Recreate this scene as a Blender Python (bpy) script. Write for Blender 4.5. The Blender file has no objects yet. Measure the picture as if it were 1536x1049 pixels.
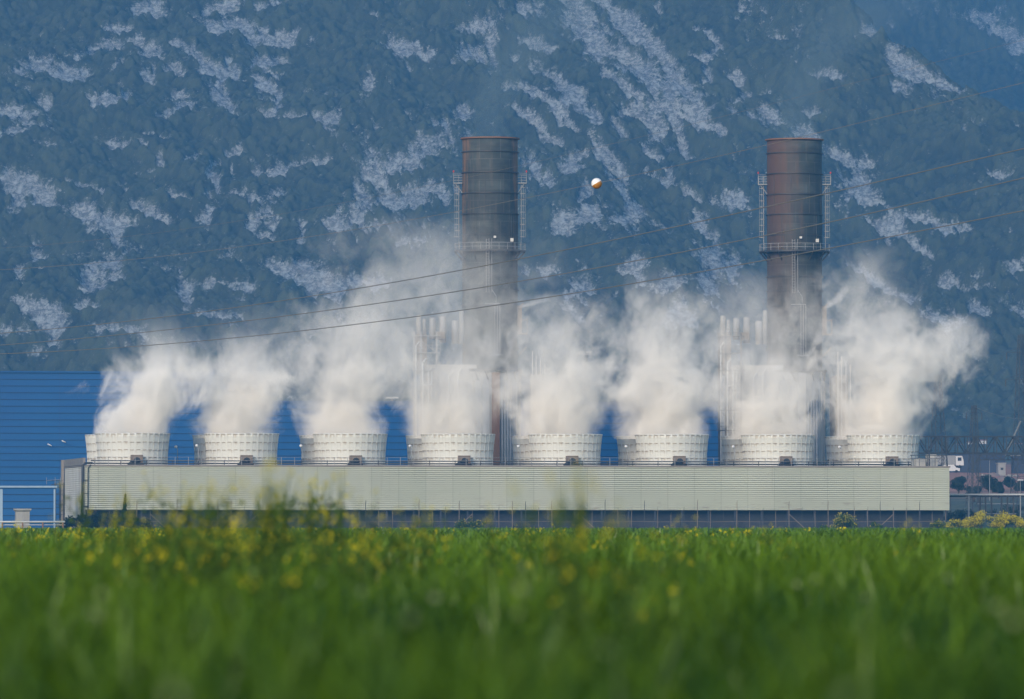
import bpy, math, random
import numpy as np
R = math.radians
random.seed(5)
rng = np.random.default_rng(11)
S = bpy.context.scene

# ------------------------------------------------------------------ camera, sky, sun, exposure
LENS = 217.3
F = 1536 * LENS / 36.0            # focal length in photo pixels
CAMZ = 1.0
PITCH = math.atan((790 - 524.5) / F)
cam = bpy.data.cameras.new('camera')
cam.lens = LENS; cam.sensor_width = 36; cam.clip_start = 0.1; cam.clip_end = 12000
cam.dof.use_dof = True; cam.dof.focus_distance = 930; cam.dof.aperture_fstop = 3.2
camo = bpy.data.objects.new('camera', cam); S.collection.objects.link(camo)
camo.location = (0, 0, CAMZ); camo.rotation_euler = (math.pi / 2 + PITCH, 0, 0)
S.camera = camo

SUN_EL, SUN_AZ = R(22), R(204)     # azimuth clockwise from +Y
W = bpy.data.worlds.new('World'); S.world = W; W.use_nodes = True
nt = W.node_tree
sky = nt.nodes.new('ShaderNodeTexSky'); sky.sky_type = 'NISHITA'; sky.sun_disc = False
sky.sun_elevation = SUN_EL; sky.sun_rotation = SUN_AZ
sky.air_density = 1.4; sky.dust_density = 0.6; sky.ozone_density = 2.0
nt.links.new(sky.outputs[0], nt.nodes['Background'].inputs[0])
nt.nodes['Background'].inputs[1].default_value = 0.115
sun = bpy.data.lights.new('sun', 'SUN'); sun.energy = 2.2; sun.angle = R(22); sun.color = (1.0, .84, .68)
suno = bpy.data.objects.new('sun', sun); S.collection.objects.link(suno)
from mathutils import Vector, Matrix
sd = Vector((math.sin(SUN_AZ) * math.cos(SUN_EL), math.cos(SUN_AZ) * math.cos(SUN_EL), math.sin(SUN_EL)))
suno.rotation_euler = sd.to_track_quat('Z', 'Y').to_euler()
S.view_settings.view_transform = 'Standard'; S.view_settings.look = 'None'
S.view_settings.exposure = 1.0; S.view_settings.gamma = 1
S.view_settings.use_curve_mapping = False
cy = S.cycles
cy.use_denoising = True
cy.max_bounces = 8; cy.diffuse_bounces = 2; cy.glossy_bounces = 2; cy.volume_bounces = 8
cy.transparent_max_bounces = 12; cy.transmission_bounces = 3
cy.volume_step_rate = .5; cy.volume_max_steps = 192
cy.sample_clamp_indirect = 4

# ------------------------------------------------------------------ pixel -> place
def at(px, py, Y):
    u = (px - 768) / F; v = (524.5 - py) / F
    dy = math.cos(PITCH) - v * math.sin(PITCH); dz = math.sin(PITCH) + v * math.cos(PITCH)
    k = Y / dy
    return (u * k, Y, CAMZ + dz * k)
def X(px, Y): return at(px, 524.5, Y)[0]
def Z(py, Y): return at(768, py, Y)[2]

# ------------------------------------------------------------------ helpers
COL = S.collection
class MB:
    def __init__(s): s.v = []; s.f = []; s.m = []; s.mi = 0; s.sm = []
    def add(s, vs, fs, smooth=False):
        o = len(s.v); s.v += [tuple(p) for p in vs]
        for f in fs: s.f.append(tuple(i + o for i in f)); s.m.append(s.mi); s.sm.append(smooth)
    def box(s, x0, x1, y0, y1, z0, z1):
        s.add([(x0,y0,z0),(x1,y0,z0),(x1,y1,z0),(x0,y1,z0),(x0,y0,z1),(x1,y0,z1),(x1,y1,z1),(x0,y1,z1)],
              [(0,3,2,1),(4,5,6,7),(0,1,5,4),(1,2,6,5),(2,3,7,6),(3,0,4,7)])
    def tube(s, a, b, r, n=6, r2=None):
        r2 = r if r2 is None else r2
        a = Vector(a); b = Vector(b); d = b - a
        if d.length < 1e-6: return
        q = d.to_track_quat('Z', 'Y'); vs = []
        for P, rr in ((a, r), (b, r2)):
            for i in range(n):
                t = 2 * math.pi * (i + .5) / n
                vs.append(P + q @ Vector((rr * math.cos(t), rr * math.sin(t), 0)))
        fs = [(i, (i+1) % n, n+(i+1) % n, n+i) for i in range(n)] + [tuple(range(n))[::-1], tuple(range(n, 2*n))]
        s.add(vs, fs, n > 6)
    def path(s, pts, r, n=6):
        if not hasattr(r, '__len__'): r = [r] * len(pts)
        vs = []; pts = [Vector(p) for p in pts]
        for k, P in enumerate(pts):
            d = (pts[min(k+1, len(pts)-1)] - pts[max(k-1, 0)])
            q = d.to_track_quat('Z', 'Y')
            for i in range(n):
                t = 2 * math.pi * i / n
                vs.append(P + q @ Vector((r[k] * math.cos(t), r[k] * math.sin(t), 0)))
        fs = []
        for k in range(len(pts)-1):
            for i in range(n):
                j = (i+1) % n
                fs.append((k*n+i, k*n+j, (k+1)*n+j, (k+1)*n+i))
        fs += [tuple(range(n))[::-1], tuple(range((len(pts)-1)*n, len(pts)*n))]
        s.add(vs, fs, True)
    def lathe(s, prof, n=48, c=(0,0), closed=False, smooth=True, a0=0, a1=2*math.pi):
        full = abs(a1 - a0 - 2*math.pi) < 1e-6
        m = n if full else n + 1
        vs = [(c[0] + r*math.cos(a0+(a1-a0)*i/n), c[1] + r*math.sin(a0+(a1-a0)*i/n), z) for (r, z) in prof for i in range(m)]
        fs = []
        L = len(prof)
        for k in range(L if closed else L-1):
            k2 = (k+1) % L
            for i in range(n):
                j = (i+1) % m
                fs.append((k*m+i, k*m+j, k2*m+j, k2*m+i))
        s.add(vs, fs, smooth)
    def ring(s, r0, r1, z0, z1, n=48, c=(0,0)):
        s.lathe([(r0,z0),(r1,z0),(r1,z1),(r0,z1)], n, c, closed=True, smooth=False)
    def quad(s, a, b, c, d): s.add([a,b,c,d], [(0,1,2,3)])
    def build(s, name, mats, parent=None, loc=None, rotz=0):
        me = bpy.data.meshes.new(name)
        me.from_pydata(s.v, [], s.f)
        if not isinstance(mats, (list, tuple)): mats = [mats]
        for m in mats: me.materials.append(m)
        me.polygons.foreach_set('material_index', s.m)
        me.polygons.foreach_set('use_smooth', s.sm)
        me.update()
        o = bpy.data.objects.new(name, me); COL.objects.link(o)
        if parent: o.parent = parent
        if loc is not None: o.location = loc
        if rotz: o.rotation_euler = (0, 0, rotz)
        return o
def tag(o, label, cat=None, group=None, kind=None):
    if label: o['label'] = label
    if cat: o['category'] = cat
    if group: o['group'] = group
    if kind: o['kind'] = kind
    return o
def thing(name, label, cat, loc=(0,0,0), rotz=0, group=None):
    o = bpy.data.objects.new(name, None); COL.objects.link(o)
    o.location = loc; o.rotation_euler = (0, 0, rotz)
    return tag(o, label, cat, group)
def kids(o): return KID.get(o.name, [])
def copy_tree(o, parent=None):
    c = o.copy(); COL.objects.link(c); c.parent = parent
    for ch in [x for x in bpy.data.objects if x.parent == o]: copy_tree(ch, c)
    return c
def np_mesh(name, v, faces, mats, smooth=False, attrs=None, parent=None):
    """v (N,3), faces (M,4) int"""
    me = bpy.data.meshes.new(name)
    me.vertices.add(len(v)); me.vertices.foreach_set('co', np.asarray(v, np.float32).ravel())
    M, k = faces.shape
    me.loops.add(M*k); me.loops.foreach_set('vertex_index', faces.astype(np.int32).ravel())
    me.polygons.add(M); me.polygons.foreach_set('loop_start', np.arange(0, M*k, k, dtype=np.int32))
    me.polygons.foreach_set('loop_total', np.full(M, k, np.int32))
    me.polygons.foreach_set('use_smooth', np.full(M, smooth, bool))
    for m in (mats if isinstance(mats, list) else [mats]): me.materials.append(m)
    me.update(calc_edges=True)
    for nm, val in (attrs or {}).items():
        a = me.attributes.new(nm, 'FLOAT', 'POINT'); a.data.foreach_set('value', np.asarray(val, np.float32))
    o = bpy.data.objects.new(name, me); COL.objects.link(o)
    if parent: o.parent = parent
    return o

# ------------------------------------------------------------------ node helper
class NT:
    def __init__(s, name):
        s.mat = bpy.data.materials.new(name); s.mat.use_nodes = True
        s.t = s.mat.node_tree; s.b = s.t.nodes.get('Principled BSDF'); s.out = s.t.nodes.get('Material Output')
    def n(s, typ, **kw):
        nd = s.t.nodes.new('ShaderNode' + typ)
        for k, v in kw.items(): setattr(nd, k, v)
        return nd
    def l(s, a, b): s.t.links.new(a, b)
    def put(s, sock, v):
        if isinstance(v, bpy.types.NodeSocket): s.l(v, sock)
        else: sock.default_value = v
    def math(s, op, a, b=None, c=None, clamp=False):
        nd = s.n('Math', operation=op, use_clamp=clamp); s.put(nd.inputs[0], a)
        if b is not None: s.put(nd.inputs[1], b)
        if c is not None: s.put(nd.inputs[2], c)
        return nd.outputs[0]
    def obj(s): return s.n('TexCoord').outputs['Object']
    def map(s, vec, scale=(1,1,1), loc=(0,0,0)):
        m = s.n('Mapping'); s.l(vec, m.inputs[0]); m.inputs['Scale'].default_value = scale; m.inputs['Location'].default_value = loc
        return m.outputs[0]
    def noise(s, vec, scale, detail=4, rough=.6, dist=0):
        nd = s.n('TexNoise'); s.l(vec, nd.inputs['Vector']); nd.inputs['Scale'].default_value = scale
        nd.inputs['Detail'].default_value = detail; nd.inputs['Roughness'].default_value = rough; nd.inputs['Distortion'].default_value = dist
        return nd.outputs['Fac']
    def ramp(s, fac, lo, hi):
        nd = s.n('MapRange', interpolation_type='SMOOTHSTEP'); s.l(fac, nd.inputs[0])
        nd.inputs[1].default_value = lo; nd.inputs[2].default_value = hi
        return nd.outputs[0]
    def mix(s, f, a, b):
        nd = s.n('Mix', data_type='RGBA'); s.put(nd.inputs[0], f)
        for sk, v in ((nd.inputs[6], a), (nd.inputs[7], b)):
            if isinstance(v, bpy.types.NodeSocket): s.l(v, sk)
            else: sk.default_value = (*v, 1)
        return nd.outputs[2]
    def sep(s, vec):
        nd = s.n('SeparateXYZ'); s.l(vec, nd.inputs[0]); return nd.outputs
    def fin(s, col, rough=.6, metal=0, bump=None, bstr=.3, bdist=.05):
        if isinstance(col, bpy.types.NodeSocket): s.l(col, s.b.inputs['Base Color'])
        else: s.b.inputs['Base Color'].default_value = (*col, 1)
        s.put(s.b.inputs['Roughness'], rough); s.b.inputs['Metallic'].default_value = metal
        if bump is not None:
            bn = s.n('Bump'); s.l(bump, bn.inputs['Height']); bn.inputs['Strength'].default_value = bstr; bn.inputs['Distance'].default_value = bdist
            s.l(bn.outputs[0], s.b.inputs['Normal'])
        return s.mat
def worn(name, base, dirt, scale=.5, lo=.45, hi=.75, amt=.7, rough=.65, streak=True, metal=0):
    t = NT(name); o = t.obj()
    v = t.map(o, (1, 1, .18) if streak else (1, 1, 1))
    a = t.ramp(t.noise(v, scale, 6, .65), lo, hi)
    b = t.noise(o, scale * 4, 4)
    c = t.mix(t.math('MULTIPLY', a, amt), base, dirt)
    c2 = t.mix(t.math('MULTIPLY', b, .35), c, tuple(x * .75 for x in base))
    return t.fin(c2, rough, metal, t.noise(o, scale * 6, 3), .15)

M = {}
M['steel'] = worn('galvanised steel', (.3, .31, .32), (.2, .15, .1), .8, amt=.5, rough=.5)
M['dark_steel'] = worn('dark painted steel', (.035, .038, .042), (.09, .055, .035), .8, rough=.5)
M['pylon'] = worn('weathered lattice steel', (.055, .06, .065), (.05, .05, .05), .8, rough=.6)
M['white_steel'] = worn('white painted steel', (.62, .62, .6), (.3, .22, .15), .6, .5, .8, .5)
M['casing'] = worn('pale casing panels', (.46, .46, .44), (.25, .2, .16), .25, .45, .75, .6)
M['rust'] = worn('rusty steel', (.22, .10, .045), (.3, .2, .12), .6, amt=.6)
M['brownbox'] = worn('brown weathered steel', (.22, .17, .13), (.3, .25, .2), .5)
M['concrete'] = worn('concrete', (.34, .34, .33), (.2, .19, .17), .6)
M['frp_brown'] = worn('weathered fibreglass corner', (.24, .22, .2), (.16, .12, .09), .5)
M['wire'] = worn('aluminium wire', (.13, .13, .13), (.18, .17, .16), 2, streak=False, rough=.5)
M['lamp_white'] = worn('white lamp globe', (.8, .8, .8), (.6, .6, .6), 2, streak=False)
M['glassdark'] = worn('dark glazing', (.03, .035, .045), (.05, .05, .06), 1, rough=.2)
M['red'] = worn('red beacon lens', (.55, .04, .03), (.3, .03, .02), 4, streak=False, rough=.3)
M['wpaint'] = worn('white vehicle paint', (.75, .75, .75), (.4, .38, .35), 1.5, .5, .8, .4, rough=.35)
M['tyre'] = worn('tyre rubber', (.02, .02, .02), (.05, .045, .04), 4)
M['bark'] = worn('bark', (.12, .08, .05), (.06, .045, .03), 3)

# ------------------------------------------------------------------ numpy noise
def vnoise(x, y, seed=0):
    g = np.random.default_rng(seed).random((256, 256))
    xi = np.floor(x).astype(int); yi = np.floor(y).astype(int); fx = x - xi; fy = y - yi
    fx = fx*fx*fx*(fx*(fx*6-15)+10); fy = fy*fy*fy*(fy*(fy*6-15)+10)
    a = g[xi & 255, yi & 255]; b = g[(xi+1) & 255, yi & 255]; c = g[xi & 255, (yi+1) & 255]; d = g[(xi+1) & 255, (yi+1) & 255]
    return (a*(1-fx)+b*fx)*(1-fy)+(c*(1-fx)+d*fx)*fy
def fbm(x, y, oct=5, seed=0, gain=.5):
    s = 0; a = 1; t = 0
    for k in range(oct):
        s = s + a*vnoise(x*2**k+17.3*k, y*2**k+9.1*k, seed+k); t += a; a *= gain
    return s/t
def worley(x, y, seed=0):
    g = np.random.default_rng(seed).random((128, 128, 3))
    xi = np.floor(x).astype(int); yi = np.floor(y).astype(int)
    best = np.full(x.shape, 9.); bid = np.zeros(x.shape); sec = np.full(x.shape, 9.)
    for i in (-1, 0, 1):
        for j in (-1, 0, 1):
            q = g[(xi+i) & 127, (yi+j) & 127]
            d = np.hypot(xi+i+q[..., 0]-x, yi+j+q[..., 1]-y)
            m = d < best
            sec = np.where(m, best, np.minimum(sec, d))
            bid = np.where(m, q[..., 2], bid); best = np.where(m, d, best)
    return best, bid, sec
def grid_faces(nx, ny):
    i = np.arange((nx-1)*(ny-1)); a = (i // (nx-1))*nx + i % (nx-1)
    return np.stack([a, a+1, a+nx+1, a+nx], 1)
def sstep(a, b, x):
    t = np.clip((x-a)/(b-a), 0, 1); return t*t*(3-2*t)

# ------------------------------------------------------------------ ground
GYs = [-400, 1000, 1050, 1300, 1600, 2000, 2400, 2600]
GZs = [0, 0, 1.5, 6.5, 13.5, 21, 35, 40]
def gz(Y): return float(np.interp(Y, GYs, GZs))
t = NT('field and earth'); o = t.n('NewGeometry').outputs['Position']
xyz = t.sep(o)
n1 = t.noise(o, .02, 6, .65); n2 = t.noise(o, .15, 5, .7)
green = t.mix(n2, (.035, .06, .02), (.09, .12, .04))
brown = t.mix(n2, (.30, .10, .055), (.46, .24, .15))
scrub = t.mix(t.ramp(n2, .4, .6), (.04, .06, .04), (.09, .10, .055))
yy = t.math('ADD', xyz[1], t.math('MULTIPLY', t.math('SUBTRACT', n1, .5), 260))
e1 = t.math('MULTIPLY', t.ramp(yy, 1330, 1400), t.math('SUBTRACT', 1, t.ramp(yy, 1900, 2050)))
e1 = t.math('MULTIPLY', e1, t.ramp(t.noise(o, .03, 5, .7), .30, .42))
c = t.mix(t.ramp(yy, 1000, 1100), green, scrub); c = t.mix(e1, c, brown)
M['ground'] = t.fin(c, .95, 0, n2, .5, .3)
gx = np.concatenate([np.linspace(-4000, -600, 12), np.linspace(-500, 500, 41), np.linspace(600, 4000, 12)])
gy = np.array([-400, 0, 300, 600, 900, 1000, 1025, 1050, 1100, 1200, 1300, 1400, 1500, 1600, 1700, 1800, 1900, 2000, 2100, 2200, 2300, 2400, 2600], float)
XX, YY = np.meshgrid(gx, gy)
ZZ = np.interp(YY, GYs, GZs) + np.where(YY > 1020, (fbm(XX*.01, YY*.01, 4, 3)-.5)*5*np.clip((YY-1020)/300, 0, 1), 0)
o = np_mesh('ground', np.stack([XX, YY, ZZ], -1).reshape(-1, 3), grid_faces(len(gx), len(gy)), M['ground'], True)
tag(o, 'flat green field ground rising into scrub and red earth', kind='structure')

# ------------------------------------------------------------------ mountain
ROCK = [(95,117,32,14,0),(200,62,30,12,-20),(225,125,16,36,15),(255,165,22,14,-30),(325,95,22,48,-8),(340,50,45,9,0),(335,145,18,14,0),
 (300,88,45,12,20),(415,62,34,16,10),(398,110,22,36,-10),(440,45,20,8,0),(497,60,28,9,-8),(22,168,24,6,-5),(20,198,14,8,0),(70,170,7,7,0),
 (160,155,30,9,-5),(550,135,14,18,10),(610,78,40,11,22),(725,40,34,14,-10),(705,88,32,12,-15),(745,75,14,30,-5),(30,112,22,11,0),(55,105,20,14,0),
 (40,280,28,18,25),(60,300,28,10,30),(25,300,14,18,0),(140,288,24,9,35),(115,275,20,5,20),(130,320,14,12,0),(165,338,34,12,15),(172,352,8,20,0),(215,325,24,8,20),(240,335,18,6,30),
 (395,330,26,22,0),(395,365,12,8,0),(322,268,12,28,-5),(440,255,46,6,-6),(352,240,20,10,0),(230,230,20,8,0),(215,216,18,5,0),(500,180,14,8,0),(415,170,16,8,0),
 (640,230,40,16,-15),(610,248,30,16,-20),(560,262,18,22,10),(545,295,18,22,10),(590,305,60,14,-8),(530,330,34,14,-10),(660,290,30,10,10),(575,345,28,10,0),
 (445,415,50,10,8),(500,430,40,12,0),(355,392,13,9,0),(280,445,12,12,0),(140,430,24,18,10),(165,410,16,18,30),(60,470,34,10,20),(85,495,16,16,30),(60,385,10,22,20),(35,420,8,14,0),
 (250,245,30,6,0),(270,120,12,20,20),(310,330,12,10,0),(450,360,8,16,10),(460,400,10,8,0),(15,270,10,20,0),(215,180,12,6,0),(330,10,30,8,-20),(230,20,18,10,0),(410,10,20,5,0),
 (905,40,42,70,-10),(955,90,38,60,-20),(985,130,30,70,-25),(860,20,36,30,0),(825,80,30,14,30),(850,120,44,13,42),(830,150,34,12,30),(810,190,30,10,30),(880,170,40,10,45),(930,135,30,12,40),
 (1010,170,34,12,30),(1040,185,40,9,30),(960,185,26,26,0),(1000,205,18,36,-10),(985,240,12,20,0),(905,225,18,36,-12),(790,255,26,16,20),(800,200,20,8,0),(940,275,16,30,-5),(945,325,14,24,0),(930,340,26,10,0),
 (985,270,30,8,25),(1000,280,20,6,20),(880,325,26,12,0),(1060,75,20,24,-10),(1100,118,8,14,0),(1140,180,22,12,20),(1105,158,12,10,0),(1225,175,20,8,10),(1345,95,16,40,-18),(1380,115,34,12,30),(1410,130,30,8,32),(1305,45,20,8,-20),
 (1350,130,24,14,20),(1470,28,34,9,0),(1530,70,14,12,0),(1210,210,24,14,30),(1110,300,14,8,0),(1050,350,16,26,-10),(1065,385,18,18,0),(1040,300,26,8,30),(1290,290,30,16,20),(1300,250,14,12,30),(1270,240,24,10,25),(1330,340,30,9,20),
 (1390,335,40,7,20),(1420,350,22,9,20),(1380,380,22,6,30),(1530,400,14,8,0),(1420,430,12,10,0),(1460,440,14,6,0),(1180,400,14,20,0),(1300,420,28,9,30),(1400,480,40,7,15),(1350,450,30,9,30),(1470,470,20,8,10),(820,280,20,10,0),
 (845,340,14,14,0),(1000,430,24,14,0),(1090,400,20,16,0),(820,410,26,10,0),(950,410,16,20,0),(1060,430,14,20,0),(1010,480,20,20,0),(870,440,20,20,0),(1505,270,20,6,0),(1240,120,20,6,0),
 (20,500,30,9,10),(130,470,20,8,0),(180,500,30,7,0),(330,480,20,6,0),(380,440,14,10,0),(560,430,24,10,0),(610,370,20,10,0),(1040,90,10,30,0),(700,180,14,10,0),(670,190,16,5,0),(200,280,20,5,20),(260,300,18,4,20)]
ROCK = [q for q in ROCK if not ((100 < q[0] < 500 and 20 < q[1] < 300) or (760 < q[0] < 1100 and q[1] < 300))]
# limestone bands as centre lines with a half width, in the same survey coordinates
BANDS = [([(303,44),(335,40),(358,38),(375,55),(405,68),(430,72),(440,50)],7),([(395,60),(420,70)],10),([(260,68),(285,76),(300,92),(318,105),(325,118),(330,135),(340,158)],10),
 ([(318,108),(345,106)],8),([(340,90),(335,100)],5),([(378,95),(405,100),(425,95)],8),([(385,120),(400,135),(415,150)],7),([(395,105),(415,122)],9),([(150,50),(190,45)],5),
 ([(205,60),(215,75),(236,76)],10),([(130,88),(150,80),(170,76)],4),([(215,112),(226,130)],7),([(182,130),(172,150),(136,155)],7),([(150,154),(168,160)],5),([(232,183),(252,170),(264,155),(276,150)],6),
 ([(248,102),(270,116)],5),([(388,168),(402,176),(418,165)],6),([(432,174),(456,178)],4),([(474,182),(486,195)],4),([(215,216),(248,215)],3.5),([(172,228),(218,228)],4),([(340,240),(356,232)],8),([(318,258),(326,288)],6),
 ([(390,257),(420,260),(460,250),(495,243)],4.5),([(100,270),(125,278),(150,297)],4),([(160,285),(186,293)],2.5),([(290,240),(275,250)],4),([(350,262),(352,272)],5),([(235,245),(245,250)],5),([(180,90),(155,115)],4),([(230,100),(226,118)],4),
 ([(850,5),(868,40),(895,75)],26),([(900,10),(935,45),(965,60),(990,80),(1010,105),(1025,135),(1030,160),(1046,178)],15),([(930,80),(965,100),(995,130)],24),([(985,110),(1010,150)],18),
 ([(905,112),(935,130),(970,160),(1010,175),(1050,192),(1085,204)],7),([(945,168),(962,188),(976,206)],13),([(1000,170),(1010,200),(1028,240)],8),([(780,88),(800,105),(815,120),(850,135),(868,160),(892,182)],9),
 ([(766,140),(800,142),(825,160),(840,188)],7),([(764,168),(795,185),(810,198)],7),([(842,165),(852,190),(870,205)],4),([(888,203),(902,225),(920,245),(925,262)],10),([(818,204),(838,216)],6),([(852,255),(884,240)],8),
 ([(785,245),(800,255),(822,275)],10),([(962,225),(990,245)],5),([(970,262),(985,284),(1018,290),(1000,264)],5),([(932,268),(940,300)],9),([(1050,50),(1072,60),(1076,75),(1060,88)],7),([(1044,82),(1062,92)],5),([(1062,108),(1060,120)],4),
 ([(780,20),(800,28)],10),([(785,60),(830,80)],9),([(915,180),(935,205)],5),([(985,10),(990,30)],5),([(870,300),(880,290)],8)]
t = NT('mountain rock and scrub'); P = t.n('NewGeometry').outputs['Position']
ra = t.n('Attribute', attribute_name='rock').outputs['Fac']; va = t.n('Attribute', attribute_name='tint').outputs['Fac']
nz = t.noise(P, .8, 6, .75); nf = t.noise(P, .1, 4, .6)
veg = t.mix(va, (.016, .026, .012), (.085, .105, .05)); veg = t.mix(t.math('MULTIPLY', nf, .4), veg, (.09, .085, .05))
strat = t.noise(t.map(P, (.35, .35, 1.6)), .5, 6, .75, .5)
crk = t.noise(t.map(P, (.9, .6, .9)), .45, 6, .8, 1.2)
rk = t.mix(t.ramp(t.math('ADD', t.math('MULTIPLY', strat, .25), t.math('MULTIPLY', crk, .75)), .42, .58), (.13, .14, .14), (.43, .465, .46))
rm = t.ramp(t.math('ADD', ra, t.math('MULTIPLY', t.math('SUBTRACT', nz, .5), 3.0)), .26, .78)
M['mountain'] = t.fin(t.mix(rm, veg, rk), .95, 0, nz, .8, .8)

def mountain(name, xs, ys, hfun, label, rocks, dens=.9, bush=1.0):
    XX, YY = np.meshgrid(xs, ys)
    Zb = hfun(XX, YY)
    # where each point of the slope lies seen from the field, to place the outcrops
    px = 768 + XX/YY*F; py = 790 - (Zb-CAMZ)/YY*F
    wx = px + (fbm(XX*.03, YY*.03, 5, 21)-.5)*36; wy = py + (fbm(XX*.03, YY*.03, 5, 41)-.5)*28
    m = np.zeros_like(px)
    for (cx, cy_, rx, ry, an) in rocks:
        an = -math.radians(-an); ca, sa = math.cos(an), math.sin(an)
        dx = wx-cx; dy = wy-cy_
        u = (dx*ca+dy*sa)/(rx*1.35); v = (-dx*sa+dy*ca)/(ry*1.4)
        sel = np.exp(-(u*u+v*v)*1.1); m = np.maximum(m, sel)
    wx += (fbm(XX*.16, YY*.13, 4, 23, .65)-.5)*16; wy += (fbm(XX*.16, YY*.13, 4, 43, .65)-.5)*16
    for pts, w in (BANDS if len(rocks) > 10 else []):
        x0, x1 = min(p[0] for p in pts)-w*3, max(p[0] for p in pts)+w*3; y0, y1 = min(p[1] for p in pts)-w*3, max(p[1] for p in pts)+w*3
        k_ = (wx > x0) & (wx < x1) & (wy > y0) & (wy < y1)
        ax, ay = wx[k_], wy[k_]; d = np.full(ax.shape, 1e9)
        for (a0, b0), (a1, b1) in zip(pts[:-1], pts[1:]):
            L2 = (a1-a0)**2+(b1-b0)**2; tt = np.clip(((ax-a0)*(a1-a0)+(ay-b0)*(b1-b0))/L2, 0, 1)
            d = np.minimum(d, np.hypot(ax-a0-tt*(a1-a0), ay-b0-tt*(b1-b0)))
        m[k_] = np.maximum(m[k_], np.exp(-(d/(w*1.25))**2*1.0))
    th = np.interp(px, [500, 800], [.12, .75]); sl = (px*np.cos(th)+py*np.sin(th)); sp = (-px*np.sin(th)+py*np.cos(th))
    diag = fbm(sl/60, sp/15, 5, 101, .65) + .10*sstep(380, 500, py)*(px < 700)
    str_ = .35*fbm(XX*.045+YY*.02, YY*.03, 5, 61, .6) + .65*diag
    rock = m*1.05 + (str_-.545)*2.2 + (fbm(XX*.22, YY*.18, 5, 71, .7)-.5)*1.35
    rock = sstep(.08, .80, rock)
    # bushes as domes, rocks as broken ledges
    b1, id1, s1 = worley(XX/4.2, YY/4.2*1.0, 5); b2, id2, s2 = worley(XX/2.3+7, YY/2.3, 8)
    dome = np.sqrt(np.clip(1-(b1/.78)**2, 0, 1))*(1.2+2.4*id1) + np.sqrt(np.clip(1-(b2/.8)**2, 0, 1))*(.5+1.0*id2)
    ledge = (np.abs(fbm(XX*.18, YY*.3, 5, 81, .6)-.5)*-6) + fbm(XX*.6, YY*.6, 3, 91)*1.2
    Zt = Zb + np.where(rock < .999, dome*(1-rock)*bush, 0) + rock*ledge
    v = np.stack([XX, YY, Zt], -1).reshape(-1, 3)
    tint = np.clip(.05+.75*id1+.6*(fbm(XX*.02, YY*.02, 4, 99)-.5) + .3*id2, 0, 1)
    o = np_mesh(name, v, grid_faces(len(xs), len(ys)), M['mountain'], True, {'rock': rock.ravel(), 'tint': tint.ravel()})
    return tag(o, label, kind='structure')
def h_main(XX, YY):
    z = 35 + .50*(YY-2395) + (fbm(XX*.006+3, YY*.006, 3, 2)-.5)*70*sstep(2380, 2500, YY) + (fbm(XX*.03, YY*.03, 3, 12)-.5)*14
    # gullies running down to the right
    z += (np.abs(fbm((XX*.8+(YY-2400)*.7)*.014, YY*.003, 3, 33)-.5)*40-6)*sstep(2400, 2480, YY)
    crest_px = 768 + XX/2760*F
    cy_ = np.interp(crest_px, [1180, 1290, 1340, 1400, 1440, 1536, 1800, 2400, 4000], [-600, -40, 35, 90, 125, 185, 330, 480, 600])
    cr = 1 + (790-cy_)/F*2740 + (fbm(XX*.05, YY*.02, 4, 55)-.5)*12
    k = 6.0
    z2 = -k*np.log(np.exp(-np.clip(z, -100, 700)/k)+np.exp(-np.clip(cr-.1*(YY-2700), -100, 700)/k))
    return np.where(YY < 2400, np.minimum(z2, 34 + .1*(YY-2300)), z2)
xs = np.concatenate([np.linspace(-1800, -290, 60), np.arange(-280, 281, .62), np.linspace(290, 1500, 60)])
ys = np.concatenate([[2330, 2345, 2360, 2375, 2385], np.arange(2392, 2890, .85), np.linspace(2900, 3500, 40)])
mountain('mountain', xs, ys, h_main, 'steep scrub covered mountainside with pale limestone outcrops', ROCK)
def h_back(XX, YY):
    return 20 + .42*(YY-3400) + (fbm(XX*.003, YY*.003, 5, 7)-.5)*160
xs = np.concatenate([np.linspace(-500, 240, 20), np.arange(250, 420, 1.3), np.linspace(425, 2500, 70)])
ys = np.concatenate([np.linspace(3100, 3550, 20), np.arange(3560, 4600, 3.0), np.linspace(4620, 5200, 15)])
mountain('far_mountain', xs, ys, h_back, 'hazier farther mountain slope behind the right hand ridge', [(1470,28,34,9,0),(1530,70,14,12,0),(1500,45,20,6,0)], bush=1.5)

# ------------------------------------------------------------------ cooling tower bank
A = R(9.5); X0, Y0 = X(127, 940), 940.0
LEN, DEP, PIT = 134.9, 32.0, 16.87
e1v = Vector((math.cos(A), math.sin(A), 0)); e2v = Vector((-math.sin(A), math.cos(A), 0))
def bank(s, t_, z=0): return Vector((X0, Y0, 0)) + e1v*s + e2v*t_ + Vector((0, 0, z))
DECK, INLET, TOP = 10.4, 3.5, 15.3
S0 = 8.18
tower = thing('cooling_tower', 'long pale green louvred cooling tower bank with two rows of white fan stacks', 'cooling tower', (X0, Y0, 0), A)

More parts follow.
